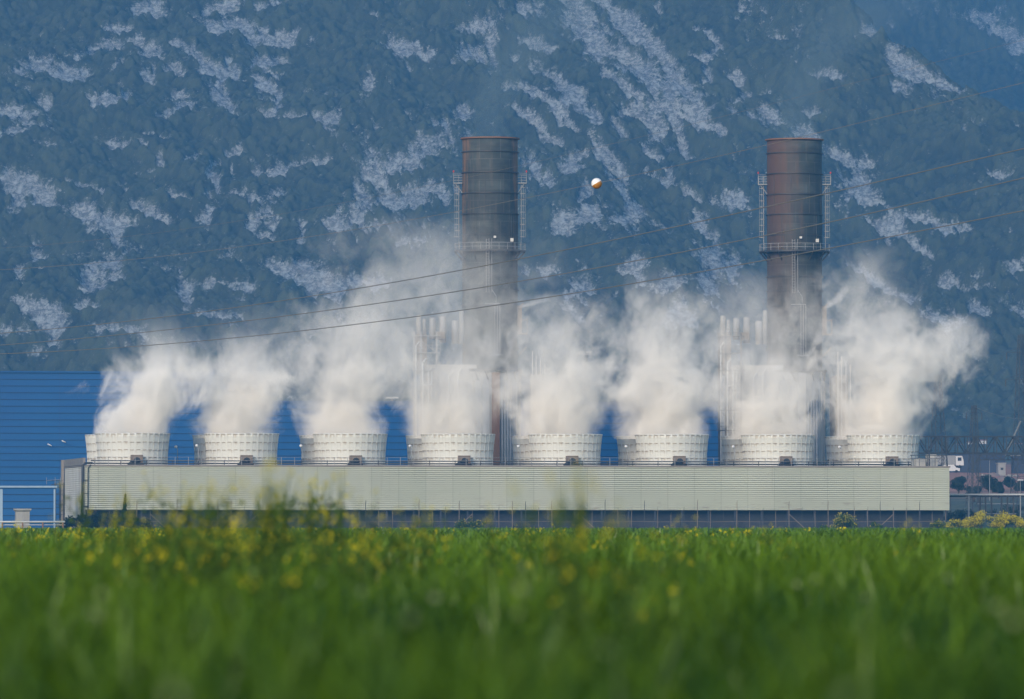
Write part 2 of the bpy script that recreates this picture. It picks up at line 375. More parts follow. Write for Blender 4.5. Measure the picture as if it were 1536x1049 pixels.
t = NT('pale green corrugated cladding'); o = t.obj(); xyz = t.sep(o)
n1 = t.noise(t.map(o, (.25, 1, 1.2)), .35, 6, .65); n2 = t.noise(o, 3, 4)
bp = t.math('FRACT', t.math('DIVIDE', xyz[0], 4.2))
seam = t.math('LESS_THAN', t.math('ABSOLUTE', t.math('SUBTRACT', bp, .5)), .009)
pid = t.math('FLOOR', t.math('DIVIDE', t.math('ADD', xyz[0], 2.1), 4.2))
wn = t.n('TexWhiteNoise', noise_dimensions='1D'); t.l(pid, wn.inputs['W'])
c = t.mix(wn.outputs['Value'], (.50, .535, .44), (.55, .575, .48))
c = t.mix(t.math('MULTIPLY', t.ramp(n1, .5, .75), .35), c, (.40, .42, .33))
low = t.math('SUBTRACT', 1, t.ramp(xyz[2], 3.6, 6.5))
pat = t.ramp(t.noise(t.map(o, (.5, 1, 2.4)), .5, 6, .7), .56, .68)
c = t.mix(t.math('MULTIPLY', t.math('MULTIPLY', pat, low), .7), c, (.28, .22, .19))
c = t.mix(t.math('MULTIPLY', seam, .5), c, (.25, .27, .22))
streak = t.ramp(t.noise(t.map(o, (1, 1, .03)), 1.6, 4, .6), .62, .75)
c = t.mix(t.math('MULTIPLY', streak, .4), c, (.3, .28, .22))
M['clad'] = t.fin(c, .6, 0, n2, .1)
t = NT('white louvred cladding'); o = t.obj()
c = t.mix(t.ramp(t.noise(t.map(o, (1, 1, .3)), .5, 5), .4, .7), (.62, .62, .58), (.45, .43, .38))
M['clad_white'] = t.fin(c, .6)

def louvre(mb, a, b, z0, z1, n, depth, horizontal_out):
    """horizontal trapezoid corrugation between plan points a and b, bulging along horizontal_out"""
    pr = []
    h = (z1-z0)/n
    for i in range(n):
        z = z0+i*h
        pr += [(0, z), (0, z+h*.36), (depth, z+h*.40), (depth*.75, z+h*.94)]
    pr.append((0, z1))
    o = Vector(horizontal_out)
    segs = max(1, int((Vector(b)-Vector(a)).length/8))
    vs = []; fs = []
    for k in range(segs+1):
        q = Vector(a).lerp(Vector(b), k/segs)
        vs += [q + o*d + Vector((0, 0, z)) for d, z in pr]
    L = len(pr)
    for k in range(segs):
        for i in range(L-1): fs.append((k*L+i, (k+1)*L+i, (k+1)*L+i+1, k*L+i+1))
    mb.add(vs, fs)
mb = MB(); louvre(mb, (0, 0, 0), (LEN, 0, 0), INLET, DECK-.25, 22, .22, (0, -1, 0))
mb.box(-.04, LEN+.04, .0, .25, INLET+.02, DECK-.27)
mb.build('front_wall', M['clad'], tower)
mb = MB(); louvre(mb, (0, DEP, 0), (0, 0.3, 0), 1.6, DECK-.3, 26, .09, (-1, 0, 0)); louvre(mb, (LEN, 0.3, 0), (LEN, DEP, 0), INLET, DECK-.3, 22, .09, (1, 0, 0))
mb.box(.02, .2, .3, DEP, 1.6, DECK-.32); mb.box(LEN-.2, LEN-.02, .3, DEP, INLET, DECK-.32)
mb.box(.3, LEN-.3, DEP-.3, DEP, 0, DECK-.32)
mb.build('end_wall', M['clad_white'], tower)
mb = MB(); mb.box(-.15, LEN+.15, -.3, DEP+.1, DECK-.25, DECK); mb.build('deck', M['frp_brown'], tower)
mb = MB(); mb.box(-.25, .15, -.15, DEP, DECK+.003, DECK+1.05); mb.box(-.6, -.2, DEP-1.2, DEP+.1, 0, DECK+1.05)
mb.box(-.3, 0, -.3, .1, 0, DECK-.26)
mb.build('corner_post', M['frp_brown'], tower)
mb = MB(); mb.path([(1.2, -.35, DECK+.25), (.1, -.4, DECK+.25), (-.35, -.45, DECK-.1), (-.4, -.45, 0)], .16, 8)
mb.path([(.5, -.4, 0), (.5, -.4, DECK-.5), (.9, -.4, DECK)], .07, 6)
for z in (2, 4, 6, 8): mb.box(-.5, .6, -.42, -.2, z, z+.1)
mb.build('downpipe', M['dark_steel'], tower)
# open air inlet: legs, basin, dark sheet for the shaded inside
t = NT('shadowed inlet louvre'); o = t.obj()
M['inlet'] = t.fin(t.mix(t.noise(t.map(o, (1, 1, .2)), .7, 5), (.012, .016, .03), (.04, .05, .075)), .7)  # shade of the open inlet put into the colour
mb = MB(); mb.box(.3, LEN-.3, 2.6, 2.8, .0, INLET+.3); mb.build('inlet_shade', M['inlet'], tower)
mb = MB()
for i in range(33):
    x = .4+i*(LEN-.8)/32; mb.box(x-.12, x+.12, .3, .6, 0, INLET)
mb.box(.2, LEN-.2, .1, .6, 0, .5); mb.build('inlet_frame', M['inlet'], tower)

# fan stacks
t = NT('fibreglass fan stack'); o = t.obj(); xyz = t.sep(o)
st = t.ramp(t.noise(t.map(o, (1, 1, .12)), 1.1, 6, .7), .5, .72)
hz = t.math('FRACT', t.math('DIVIDE', xyz[2], 1.16)); run = t.math('MULTIPLY', t.ramp(hz, .45, 1.0), t.ramp(t.noise(t.map(o, (1, 1, .1)), 2.2, 4, .7), .45, .62))
c = t.mix(t.math('MULTIPLY', st, .4), (.66, .67, .63), (.45, .43, .36))
c = t.mix(t.math('MULTIPLY', run, .55), c, (.36, .26, .17))
M['frp'] = t.fin(c, .55)
M['seam'] = worn('rusted flange seam', (.36, .30, .23), (.5, .47, .42), 1.5, .4, .6, .6)
def stack_r(z):   # z 0..4.9
    u = z/4.9; return 5.32 + .10*(1-u)**3 + .42*u**1.8
def fan_stack():
    mb = MB(); H = TOP-DECK
    zs = np.linspace(0, H, 9)
    prof = [(stack_r(z), z) for z in zs] + [(stack_r(H)-.14, H)] + [(stack_r(z)-.14, z) for z in zs[::-1]]
    mb.lathe(prof, 64)
    n = 36
    for i in range(n):
        a = 2*math.pi*i/n; ca, sa = math.cos(a), math.sin(a)
        for k in range(8):
            r0, r1 = stack_r(zs[k]), stack_r(zs[k+1])
            w = .05
            def p(r, s, z): return (r*ca - s*w*sa, r*sa + s*w*ca, z)
            mb.add([p(r0, -1, zs[k]), p(r0+.035, -1, zs[k]), p(r0+.035, 1, zs[k]), p(r0, 1, zs[k]),
                    p(r1, -1, zs[k+1]), p(r1+.035, -1, zs[k+1]), p(r1+.035, 1, zs[k+1]), p(r1, 1, zs[k+1])],
                   [(0,4,5,1),(1,5,6,2),(2,6,7,3)])
    mb.mi = 1
    for z in (1.16, 2.32, 3.5, 4.75):
        for i in range(36):   # flange in 36 sagging segments like the bolted petals
            a0 = 2*math.pi*i/36; zz = z + random.uniform(-.03, .03); r = stack_r(z)
            mb.lathe([(r, zz-.05), (r+.1, zz-.05), (r+.1, zz+.05), (r, zz+.05)], 2, a0=a0, a1=a0+2*math.pi/36*.62, smooth=False)
    return mb
protoS = fan_stack().build('fan_stack', [M['frp'], M['seam']], tower)
def hatch():
    mb = MB(); mb.box(-.85, .85, -6.5, -5.3, 0.05, 1.4)
    for s in (-.9, .8): mb.box(s, s+.1, -6.6, -5.4, 0, 1.5)
    mb.box(-.9, .9, -6.6, -6.5, 1.4, 1.52)
    mb.mi = 1
    mb.add([( .0+.55*math.cos(i*math.pi/8), -6.52, .62+.55*math.sin(i*math.pi/8)) for i in range(16)], [tuple(range(16))])
    mb.tube((0, -6.9, .5), (0, -5.5, .5), .34, 12)
    mb.path([(0, -6.7, .35), (-.7, -6.75, .45), (-1.3, -6.8, .12)], [.2, .28, .2], 8)
    mb.box(-1.5, 1.0, -7.0, -6.6, 0, .16)
    return mb
protoH = hatch().build('drive_housing', [M['brownbox'], M['glassdark']], protoS)
fan0 = MB()
for k in range(8):
    a = k*math.pi/4; fan0.add([(math.cos(a+d)*r, math.sin(a+d)*r, z) for (r, d, z) in ((.6, -.25, 1.3), (5.0, -.06, 1.5), (5.0, .06, 1.3), (.6, .25, 1.1))], [(0,1,2,3)])
fan0.lathe([(0, 1.6), (.7, 1.5), (.8, 1.1), (0, 1.0)], 16)
protoF = fan0.build('fan', M['dark_steel'], protoS)
protoS.location = (S0, 8, DECK+.003)
ordn = ['first', 'second', 'third', 'fourth', 'fifth', 'sixth', 'seventh', 'eighth']
for row in (0, 1):
    for i in range(8):
        o = protoS if (row == 0 and i == 0) else protoS.copy()
        if o is not protoS:
            COL.objects.link(o); o.parent = tower
            for src in (protoH, protoF):
                c_ = src.copy(); COL.objects.link(c_); c_.parent = o
        o.location = (S0+i*PIT, 8 + 16*row, DECK+.003); o.rotation_euler = (0, 0, 0)
# deck handrail with service pipes
mb = MB(); y = -.05
for i in range(66):
    x = 1.6 + i*(LEN-2.2)/65; mb.box(x-.035, x+.035, y-.03, y+.03, DECK, DECK+1.2)
for z in (.68, 1.18): mb.tube((1.6, y, DECK+z), (LEN-.4, y, DECK+z), .022, 5)
mb.build('handrail', M['steel'], tower)
mb = MB(); mb.tube((1.0, .35, DECK+.22), (LEN-6, .35, DECK+.22), .11, 8); mb.tube((1.0, .35, DECK+.62), (LEN-6, .35, DECK+.62), .095, 8)
for i in range(33):
    x = 1.6+i*(LEN-8)/32; mb.box(x-.05, x+.05, .25, .45, DECK, DECK+.75)
mb.build('service_pipe', M['dark_steel'], tower)
for (a_, b_, c_, d_, e_) in ((130.2, 131.7, 2.5, 4, 1.1), (132.2, 133.7, 2.5, 4, 1.1), (133.0, 134.3, 6, 8, 1.9)):
    mb = MB(); mb.box(a_, b_, c_, d_, DECK+.002, DECK+e_); mb.build('deck_cabinet', M['casing'], tower)
mb = MB(); mb.box(131.9, 132.1, 1, 1.2, DECK, DECK+1.9); mb.tube((129, 1.4, DECK+1.2), (134.6, 1.4, DECK+1.2), .06); mb.tube((129, 1.4, DECK+1.7), (134.6, 1.4, DECK+1.7), .06)
for s in (129.2, 130.5, 131.8, 133, 134.3): mb.tube((s, 1.4, DECK), (s, 1.4, DECK+1.7), .05)
mb.build('pipe_frame', M['dark_steel'], tower)

# deck lamps
def lamp(loc, label):
    r = thing('deck_lamp', label, 'lamp', loc, 0, 'lamps on the cooling tower deck')
    mb = MB(); mb.tube((0,0,0), (0,0,2.7), .05, 8); mb.box(-.12, .12, -.12, .12, 0, .05); mb.tube((0,0,2.6), (-.25,-.05,2.85), .04, 6); mb.build('pole', M['steel'], r)
    mb = MB(); mb.lathe([(0.02,2.72),(.17,2.78),(.24,2.9),(.24,3.0),(.16,3.12),(0.02,3.17)], 14, c=(-.25,-.05)); mb.build('globe', M['lamp_white'], r)
for k, s in enumerate([9.3+7.4+PIT*i for i in range(7)]):
    if k == 0: continue
    lamp(bank(s - .0, .9, DECK+.003), f'slim white deck lamp between the {ordn[k]} and {ordn[k+1]} fan stacks from the left')
lamp(bank(S0+PIT/2+.9, .9, DECK+.003), 'white globe lamp on the deck just left of the second front fan stack')
lamp(bank(S0+PIT/2-.6, 16, DECK+.003), 'white globe lamp in the gap right of the leftmost front fan stack')

# ------------------------------------------------------------------ chimneys
def chimney_mat(name, rustside):
    t = NT(name); o = t.obj(); xyz = t.sep(o)
    n1 = t.noise(o, .22, 6, .65); n2 = t.noise(t.map(o, (1, 1, .1)), .9, 5, .65)
    ang = t.math('ARCTAN2', xyz[1], xyz[0])
    cv = t.n('CombineXYZ'); t.l(t.math('MULTIPLY', ang, 4.4), cv.inputs[0]); t.l(xyz[2], cv.inputs[1])
    br = t.n('TexBrick'); t.l(cv.outputs[0], br.inputs['Vector']); br.inputs['Scale'].default_value = 1
    br.inputs['Brick Width'].default_value = 3.45; br.inputs['Row Height'].default_value = 3.35; br.inputs['Mortar Size'].default_value = .06
    br.inputs['Mortar Smooth'].default_value = .4; br.offset = .5
    base = t.mix(t.ramp(n1, .35, .65), (.034, .044, .044), (.068, .082, .078))
    base = t.mix(t.math('MULTIPLY', br.outputs['Fac'], .4), base, (.2, .21, .2))
    base = t.mix(t.math('MULTIPLY', t.ramp(n2, .5, .7), .3), base, (.12, .105, .085))
    bandn = t.noise(t.map(o, (.12, .12, 1)), .55, 4, .7)
    base = t.mix(t.math('MULTIPLY', t.ramp(bandn, .42, .56), .6), base, (.022, .025, .026))
    base = t.mix(t.math('MULTIPLY', t.ramp(n2, .5, .72), .35), base, (.095, .088, .07))
    if rustside:
        m = t.math('ADD', t.math('MULTIPLY', xyz[0], -.2), t.math('MULTIPLY', t.math('SUBTRACT', n2, .5), 1.6))
        m = t.ramp(m, -.45, .85)
        hi = t.ramp(xyz[2], 30, 58); m = t.math('MULTIPLY', m, t.math('ADD', .15, t.math('MULTIPLY', hi, .75)))
        base = t.mix(m, base, (.10, .050, .030))
    else:
        m = t.ramp(t.math('ADD', t.math('MULTIPLY', t.math('ABSOLUTE', xyz[0]), .22), t.math('MULTIPLY', t.math('SUBTRACT', n2, .5), .9)), .75, 1.05)
        m = t.math('MULTIPLY', m, t.ramp(xyz[2], 38, 58)); base = t.mix(m, base, (.20, .11, .055))
    return t.fin(base, .7, 0, n1, .2)
CH = [(735, 1000, 'grey'), (1192, 1008.3, 'rusty')]
for ci, (cpx, CY, kind) in enumerate(CH):
    dpy = 0 if ci == 0 else 2
    def hz(py): return Z(py+dpy*(1 if py < 300 else .5), CY)
    cx0 = X(cpx, CY)
    lab = 'tall grey steel exhaust chimney with ring stiffeners, above the fourth and fifth fan stacks' if ci == 0 else \
          'tall exhaust chimney with a rust red left side, above the seventh fan stack'
    root = thing('exhaust_chimney', lab, 'chimney', (cx0, CY, 0), 0, 'exhaust chimneys behind the cooling tower')
    mat = chimney_mat('sooty chimney steel ' + kind, ci == 1)
    top = hz(209); rT, rB = 4.48, 4.48
    mb = MB(); zs = np.linspace(hz(557), top, 24)
    prof = [(rB + .0*(z/top), z) for z in zs]
    mb.lathe(prof + [(rT-.08, top)] + [(rT-.08, z) for z in zs[::-1]], 72); mb.build('shell', mat, root)
    for py in (229, 260, 291, 322, 353, 415, 436, 459, 491, 523):
        mb = MB(); z = hz(py); w_ = .1 if py == 353 else .22; mb.ring(rT-.01, rT+w_, z-.07, z+.07, 72); mb.build('stiffener_ring', M['dark_steel'], root)
    mb = MB(); mb.ring(rT-.12, rT+.32, top-.05, top+.16, 72); mb.build('rim', M['rust'], root)
    mb = MB()
    for a in range(0, 360, 40):
        for k, (z0, z1) in enumerate(((hz(375), hz(322)), (hz(322), hz(260)))):
            a_ = R(a + 20*k); mb.tube(((rT+.03)*math.cos(a_), (rT+.03)*math.sin(a_), z0), ((rT+.03)*math.cos(a_), (rT+.03)*math.sin(a_), z1), .045, 5)
    mb.build('seam_strip', M['pylon'], root)
    # walkway ring
    zp = hz(377); ro = rT+1.3
    mb = MB(); mb.ring(rT+.0, ro, zp-.15, zp+.12, 60)
    for a in range(0, 360, 30):
        ca, sa = math.cos(R(a)), math.sin(R(a)); mb.tube(((ro-.1)*ca, (ro-.1)*sa, zp-.1), ((rT)*ca, (rT)*sa, zp-1.5), .12, 5)
    mb.build('walkway', M['dark_steel'], root)
    mb = MB()
    for a in range(0, 360, 15):
        ca, sa = math.cos(R(a)), math.sin(R(a)); mb.tube((ro*.99*ca, ro*.99*sa, zp), (ro*.99*ca, ro*.99*sa, zp+1.2), .035, 5)
    for z in (.6, 1.2): mb.ring(ro*.99-.03, ro*.99+.03, zp+z-.03, zp+z+.03, 60)
    mb.build('walkway_rail', M['steel'], root)
    # side platforms with caged ladders and beacons
    for sgn in (-1, 1):
        za = hz(275); x = sgn*(rT+.75)
        mb = MB(); mb.box(min(sgn*rT, sgn*(rT+1.45)), max(sgn*rT, sgn*(rT+1.45)), -.9, .9, za-.1, za+.06)
        xo = sgn*(rT+1.42)
        for yy in (-.87, 0, .87):
            mb.tube((xo, yy, za), (xo, yy, za+1.3), .035, 5)
            if yy: mb.tube((sgn*(rT+.6), yy, za), (sgn*(rT+.6), yy, za+1.3), .03, 5)
        for z in (.45, .9, 1.3):
            mb.tube((xo, -.87, za+z), (xo, .87, za+z), .03, 5)
            for yy in (-.87, .87): mb.tube((sgn*rT, yy, za+z), (xo, yy, za+z), .03, 5)
        mb.tube((sgn*(rT+1.1), -.5, za-.1), (sgn*rT, -.5, za-1.6), .08, 5)
        mb.build('side_platform', M['steel'], root)
        mb = MB(); xl = sgn*(rT+.55)
        for dy in (-.25, .25): mb.tube((xl, dy, zp+.2), (xl, dy, za+.1), .045, 5)
        z = zp+.3
        while z < za: mb.tube((xl, -.25, z), (xl, .25, z), .022, 4); z += .45
        z = zp+2.3
        while z < za-.2:
            mb.lathe([(.42, z), (.46, z), (.46, z+.07), (.42, z+.07)], 12, c=(xl+sgn*.28, 0), closed=True, smooth=False); z += 1.0
        for dx in (.1, .38, .68): mb.tube((xl+sgn*dx, -.38 if dx < .5 else 0, zp+2.2), (xl+sgn*dx, -.38 if dx < .5 else 0, za), .03, 4)
        mb.build('caged_ladder', M['steel'], root)
        mb = MB(); mb.tube((xo, 0, za+1.3), (xo, 0, za+1.75), .03, 5); mb.tube((xo, 0, za+1.6), (sgn*rT, 0, za+1.6), .03, 5); mb.mi = 1
        mb.lathe([(.02, za+1.72), (.13, za+1.76), (.14, za+2.0), (.02, za+2.1)], 10, c=(xo, 0)); mb.build('beacon', [M['steel'], M['red']], root)
    # lower ladders on the front
    mb = MB(); yf = -rT-.35
    for dx in (-.9, -.45, .0): mb.tube((dx+.3, yf, hz(440)), (dx+.3, yf, hz(360)), .05, 5)
    for k in range(20):
        z = hz(440)+k*(hz(362)-hz(440))/19; mb.tube((-.6, yf, z), (-.15, yf, z), .03, 4)
    mb.path([(.3, yf, hz(436)), (1.0, yf, hz(446)), (1.0, yf, hz(456))], .06, 5)
    for dx in (1.0, 1.4, 1.8): mb.tube((dx-.2, yf, hz(535)), (dx-.2, yf, hz(458)), .05, 5)
    for k in range(18):
        z = hz(535)+k*(hz(460)-hz(535))/17; mb.tube((.8, yf, z), (1.2, yf, z), .03, 4)
    mb.box(-.8, 1.6, yf-.3, yf+.3, hz(457)-.1, hz(457)); mb.box(.2, 2.0, yf-.3, yf+.3, hz(533)-.1, hz(533))
    mb.build('front_ladder', M['steel'], root)
    mb = MB(); mb.box(.6, 1.0, -rT-.5, -rT, hz(359), hz(356)); mb.build('instrument_box', M['white_steel'], root)
    mb = MB(); mb.box(3.3, 3.8, -rT+.8, -rT+1.7, hz(364), hz(359)); mb.build('instrument_box', M['white_steel'], root)
    # base collar, struts and casing
    zb = hz(556); mb = MB(); mb.ring(rB-.05, 5.2, zb-.15, zb+.18, 60); mb.build('base_ring', M['dark_steel'], root)
    mb = MB(); mb.lathe([(4.9, 0), (4.9, hz(571)), (4.5, hz(571)), (4.42, zb)], 48)
    for a in range(0, 360, 15):
        ca, sa = math.cos(R(a)), math.sin(R(a)); mb.tube((4.95*ca, 4.95*sa, 0), (4.95*ca, 4.95*sa, hz(573)), .07, 4)
    mb.build('base_casing', M['casing'], root)
    for a in range(0, 360, 20):
        mb = MB(); ca, sa = math.cos(R(a)), math.sin(R(a)); c2, s2 = math.cos(R(a+7)), math.sin(R(a+7))
        mb.tube((5.1*ca, 5.1*sa, zb), (4.85*c2, 4.85*s2, hz(571)), .09, 5); mb.build('brace', M['dark_steel'], root)
    mb = MB(); mb.box(.3, 1.6, -5.45, -4.95, 0, hz(560)); mb.build('duct', M['rust'] if ci == 0 else M['casing'], root)
    mb = MB()
    for k in range(4): mb = MB(); mb.tube((2.0+k*.45, -5.2, 0), (2.0+k*.45, -5.2, hz(600)), .16, 8); mb.build('riser_pipe', M['steel'], root)
    # vent nozzle box on the right side
    mb = MB(); mb.box(rT-.1, rT+1.6, -1.2, 1.2, hz(502), hz(500)); mb.box(rT-.1, rT+.7, -.8, .8, hz(500), hz(459))
    for yy in (-1.2, 1.2):
        mb.tube((rT+1.55, yy, hz(502)), (rT+1.55, yy, hz(478)), .05, 5); mb.tube((rT, yy, hz(480)), (rT+1.6, yy, hz(480)), .04, 5)
    mb.tube((rT+1.5, 0, hz(520)), (rT+.0, 0, hz(535)), .08, 5); mb.tube((rT+.4, 0, hz(460)), (rT+.9, 0, hz(455)), .12, 8)
    mb.build('vent_platform', M['brownbox'], root)

    # ------------- heat recovery boiler to the left of the chimney
    bx0 = X(622 if ci == 0 else 1077, CY); bw = X(692 if ci == 0 else 1150, CY) - bx0
    br_ = thing('boiler_house', 'pale pipe covered boiler structure left of the ' + ('grey' if ci == 0 else 'rusty') + ' chimney, veiled by steam', 'boiler house',
                (bx0, CY-4, 0), A*.0, 'boiler houses beside the chimneys')
    zt = hz(548); D2 = 26
    mb = MB(); mb.box(1.2, bw+2.5, 0, D2, 0, zt)
    for i in range(9): mb.box(1.2+i*.9, 1.32+i*.9, -.12, .0, 0, zt)
    for i in range(6): mb.box(1.15, bw+2.5, -.16, -.121, 2+i*4.3, 2.15+i*4.3)
    mb.build('casing', M['casing'], br_)
    mb = MB()
    for x in (0, 1.1, 3.6): 
        mb.box(x-.15, x+.15, -.75, -.45, 0, hz(500))
    for py in (505, 530, 556, 585, 615, 645):
        mb.box(-.3, 4.2, -1.3, -.3, hz(py)-.12, hz(py)); 
        for z in (.6, 1.15): mb.tube((-.3, -1.3, hz(py)+z), (4.2, -1.3, hz(py)+z), .035, 4)
        for x in (-.3, .8, 1.9, 3.0, 4.2): mb.tube((x, -1.3, hz(py)), (x, -1.3, hz(py)+1.15), .035, 4)
    for k, (a_, b_) in enumerate(((505, 530), (530, 556), (556, 585), (585, 615), (615, 645))):
        mb.tube((0, -.6, hz(a_)), (3.6, -.6, hz(b_)), .06, 4)
    mb.build('steel_frame', M['dark_steel'] if ci else M['steel'], br_)
    mb = MB(); mb.box(.1, 2.0, -.3, 3, hz(562), hz(503)); mb.box(3.6, 4.9, 0, 3, hz(510), hz(499)); mb.build('valve_box', M['brownbox'], br_)
    for (sx, w, p0, p1) in ((.7, .42, 500, 476), (1.6, .3, 503, 482), (2.9, .5, 505, 480), (4.6, .55, 510, 478), (6.6, .6, 512, 484), (7.6 , .4, 512, 468)):
        mb = MB(); mb.lathe([(.01, hz(p0)-.5), (w, hz(p0)-.5), (w, hz(p1)), (w*.85, hz(p1)+.25), (.01, hz(p1)+.3)], 18, c=(sx, 1.5)); mb.build('silencer', M['steel'], br_)
    mb = MB()
    for (x, p0, p1, r) in ((.3, 790, 520, .12), (1.4, 790, 545, .16), (2.3, 790, 560, .14), (2.8, 790, 560, .1), (5.6, 790, 566, .13), (7.1, 790, 560, .13)):
        mb.path([(x, -.9, 0), (x, -.9, hz(p1)), (x+.5, -.4, hz(p1)+.6), (x+.5, .3, hz(p1)+.6)], r, 8)
    mb.path([(5.6, -.5, hz(596)), (7.2, -.5, hz(596))], .12, 8); mb.tube((1.4, -.9, hz(579)), (2.8, -.9, hz(579)), .18, 8)
    mb.build('pipe', M['white_steel'], br_)
    # casing panels right of the chimney
    mb = MB(); x2 = bw+13.2; mb.box(bw+11.2, x2, 2, D2-4, 0, hz(562))
    for i in range(6): mb.box(bw+11.2+i*.38, bw+11.26+i*.38, 1.92, 2, 0, hz(562))
    mb.build('side_casing', M['casing'] if ci == 0 else M['brownbox'], br_)
    mb = MB()
    for k, x in enumerate((bw+11.5, bw+12.1, bw+12.8, bw+13.5)): mb.tube((x, 1.4, 0), (x, 1.4, hz(528+6*k)), .09, 6)
    mb.build('riser_pipe', M['white_steel'], br_)

# ------------------------------------------------------------------ blue sheds
t = NT('blue corrugated sheet'); o = t.obj(); xyz = t.sep(o)
n1 = t.noise(t.map(o, (.4, 1, .4)), .12, 5, .6)
c = t.mix(t.ramp(n1, .3, .7), (.0005, .074, .25), (.001, .092, .29))
bp = t.math('FRACT', t.math('DIVIDE', xyz[0], 16.0)); seam = t.math('LESS_THAN', bp, .012)
c = t.mix(t.math('MULTIPLY', seam, .3), c, (.02, .06, .2))
M['blue'] = t.fin(c, .5)
M['blue_trim'] = worn('pale blue trim', (.30, .42, .56), (.2, .3, .42), 1)
M['blue_dark'] = worn('dark blue band', (.001, .035, .11), (.003, .03, .10), 1)
def shed(name, label, loc, rot, w, d, h, rows, cat='warehouse', trim=None):
    r = thing(name, label, cat, loc, rot)
    mb = MB(); mb.box(0, w, 0, d, 0, h-.02); mb.build('wall', M['blue'], r)
    mb = MB(); nrow = int(h/rows)
    for i in range(1, nrow): mb.box(-.02, w+.02, -.06, -.001, h-i*rows-.06, h-i*rows+.06)
    mb.build('cladding_band', M['blue_dark'], r)
    mb = MB(); mb.box(-.3, w+.3, -.3, d+.3, h-.02, h+.25); mb.build('roof', trim or M['blue'], r)
    return r
YB = 1050
zt = Z(558, YB)-.25; xl = X(-420, YB)
# tall block, right end at px 318
p = Vector((X(318, YB), YB, 0)) - e1v*90
shed('blue_warehouse', 'tall bright blue corrugated hall at the left behind the cooling tower', p, A, 90, 45, zt, 1.14)
p = Vector((X(318, YB), YB, 0)) + e1v*.35 + e2v*1.5
sl = shed('blue_warehouse', 'long lower blue hall running behind the fan stacks to the rusty chimney', p, A, 92, 38, Z(601, YB)-.25, 1.14)
r = thing('roof_vent', 'small flat white vent on the roof of the lower blue hall', 'roof vent', p + e1v*31 + e2v*1.2 + Vector((0, 0, Z(601, YB)-.0)))
mb = MB(); mb.tube((0,0,0), (0,0,.5), .25, 10); mb.build('pipe', M['steel'], r)
mb = MB(); mb.box(-1.1, 1.1, -.6, .6, .5, .75); mb.build('cap', M['white_steel'], r)
for k, (px, py) in enumerate(((88, 668), (110, 663))):
    q = Vector(at(px, py, YB-22)); s_ = (q-(Vector((X(318, YB), YB, 0)) - e1v*90)).dot(e1v)
    q = Vector((X(318, YB), YB, 0)) - e1v*(90-s_) - e2v*.1; q.z = Z(py, q.y)
    root = thing('wall_lamp', ['small white slanted floodlight on the blue hall, the lower left one of two', 'small white slanted floodlight on the blue hall, the upper right one of two'][k], 'floodlight', q, A)
    mb = MB(); mb.tube((0, 0, 0), (0, -.9, .1), .05, 6); mb.build('bracket', M['steel'], root)
    mb = MB(); mb.tube((-.35, -1.0, .2), (.35, -1.0, -.12), .08, 8); mb.build('lamp_head', M['lamp_white'], root)
# small left building
YS = 925
p = Vector((X(83, YS), YS, 0)) - e1v*24
r = shed('blue_outbuilding', 'small low blue building with pale trim at the left edge', p, A, 24, 10, Z(729, YS)-.25, 1.05, 'outbuilding', M['blue_trim'])
mb = MB()
for x in (24-.12, 24-8.0): mb.box(x-(.1 if x > 20 else .35), x+.16, -.1, -.03, 0, Z(731, YS)-.3)
mb.build('corner_trim', M['blue_trim'], r)
# concrete vent pillar
YP = 915
r = thing('vent_pillar', 'squat grey concrete pillar with an overhanging cap before the small blue building', 'pillar', (X(34, YP), YP, 0), A)
mb = MB(); mb.box(-1.0, 1.0, -.9, .9, 0, Z(768, YP)); mb.build('shaft', M['concrete'], r)
mb = MB(); h = Z(768, YP); mb.add([(-1.0,-.9,h),(1.0,-.9,h),(1.0,.9,h),(-1.0,.9,h),(-1.25,-1.15,h+.25),(1.25,-1.15,h+.25),(1.25,1.15,h+.25),(-1.25,1.15,h+.25),(-1.25,-1.15,h+.48),(1.25,-1.15,h+.48),(1.25,1.15,h+.48),(-1.25,1.15,h+.48)],
    [(0,1,5,4),(1,2,6,5),(2,3,7,6),(3,0,4,7),(4,5,9,8),(5,6,10,9),(6,7,11,10),(7,4,8,11),(8,9,10,11)]); mb.build('cap', M['concrete'], r)
# pipeline at left
r = thing('pipeline', 'white horizontal pipe on short posts at the left edge of the field', 'pipeline', (X(-120, 908), 908, 0))
L = X(98, 908)-X(-120, 908)
mb = MB(); z = Z(783, 908); mb.tube((0, 0, z), (L, 0, z), .14, 10); mb.tube((0, .3, z-.45), (L, .3, z-.45), .07, 8); mb.build('pipe', M['white_steel'], r)
for k in range(8):
    mb = MB(); x = .3+k*(L-.6)/7; mb.box(x-.09, x+.09, -.1, .4, 0, z-.1); mb.build('post', M['rust'], r)
# stair frame
r = thing('stair_frame', 'dark steel stair scaffold between the small blue building and the cooling tower', 'stair tower', (X(84, 945), 945, 0), A)
mb = MB()
for x in (0, .75, 1.3):
    for y in (0, 1.5): mb.box(x-.05, x+.05, y-.05, y+.05, 0, Z(724, 945))
for py in (727, 742, 757, 772):
    mb.box(-.6, 1.4, -.1, 1.6, Z(py, 945)-.06, Z(py, 945)+.02); mb.tube((0, -.1, Z(py, 945)), (1.3, -.1, Z(py-8, 945)), .04, 4)
mb.build('frame', M['dark_steel'], r)
mb = MB()
for x in (-1.0, .3, 1.1): mb.tube((x-.4, -.1, Z(727, 945)), (x-.4, -.1, Z(716, 945)), .03, 4)
mb.tube((-1.4, -.1, Z(721, 945)), (1.2, -.1, Z(719, 945)), .03, 4); mb.build('rail', M['steel'], r)
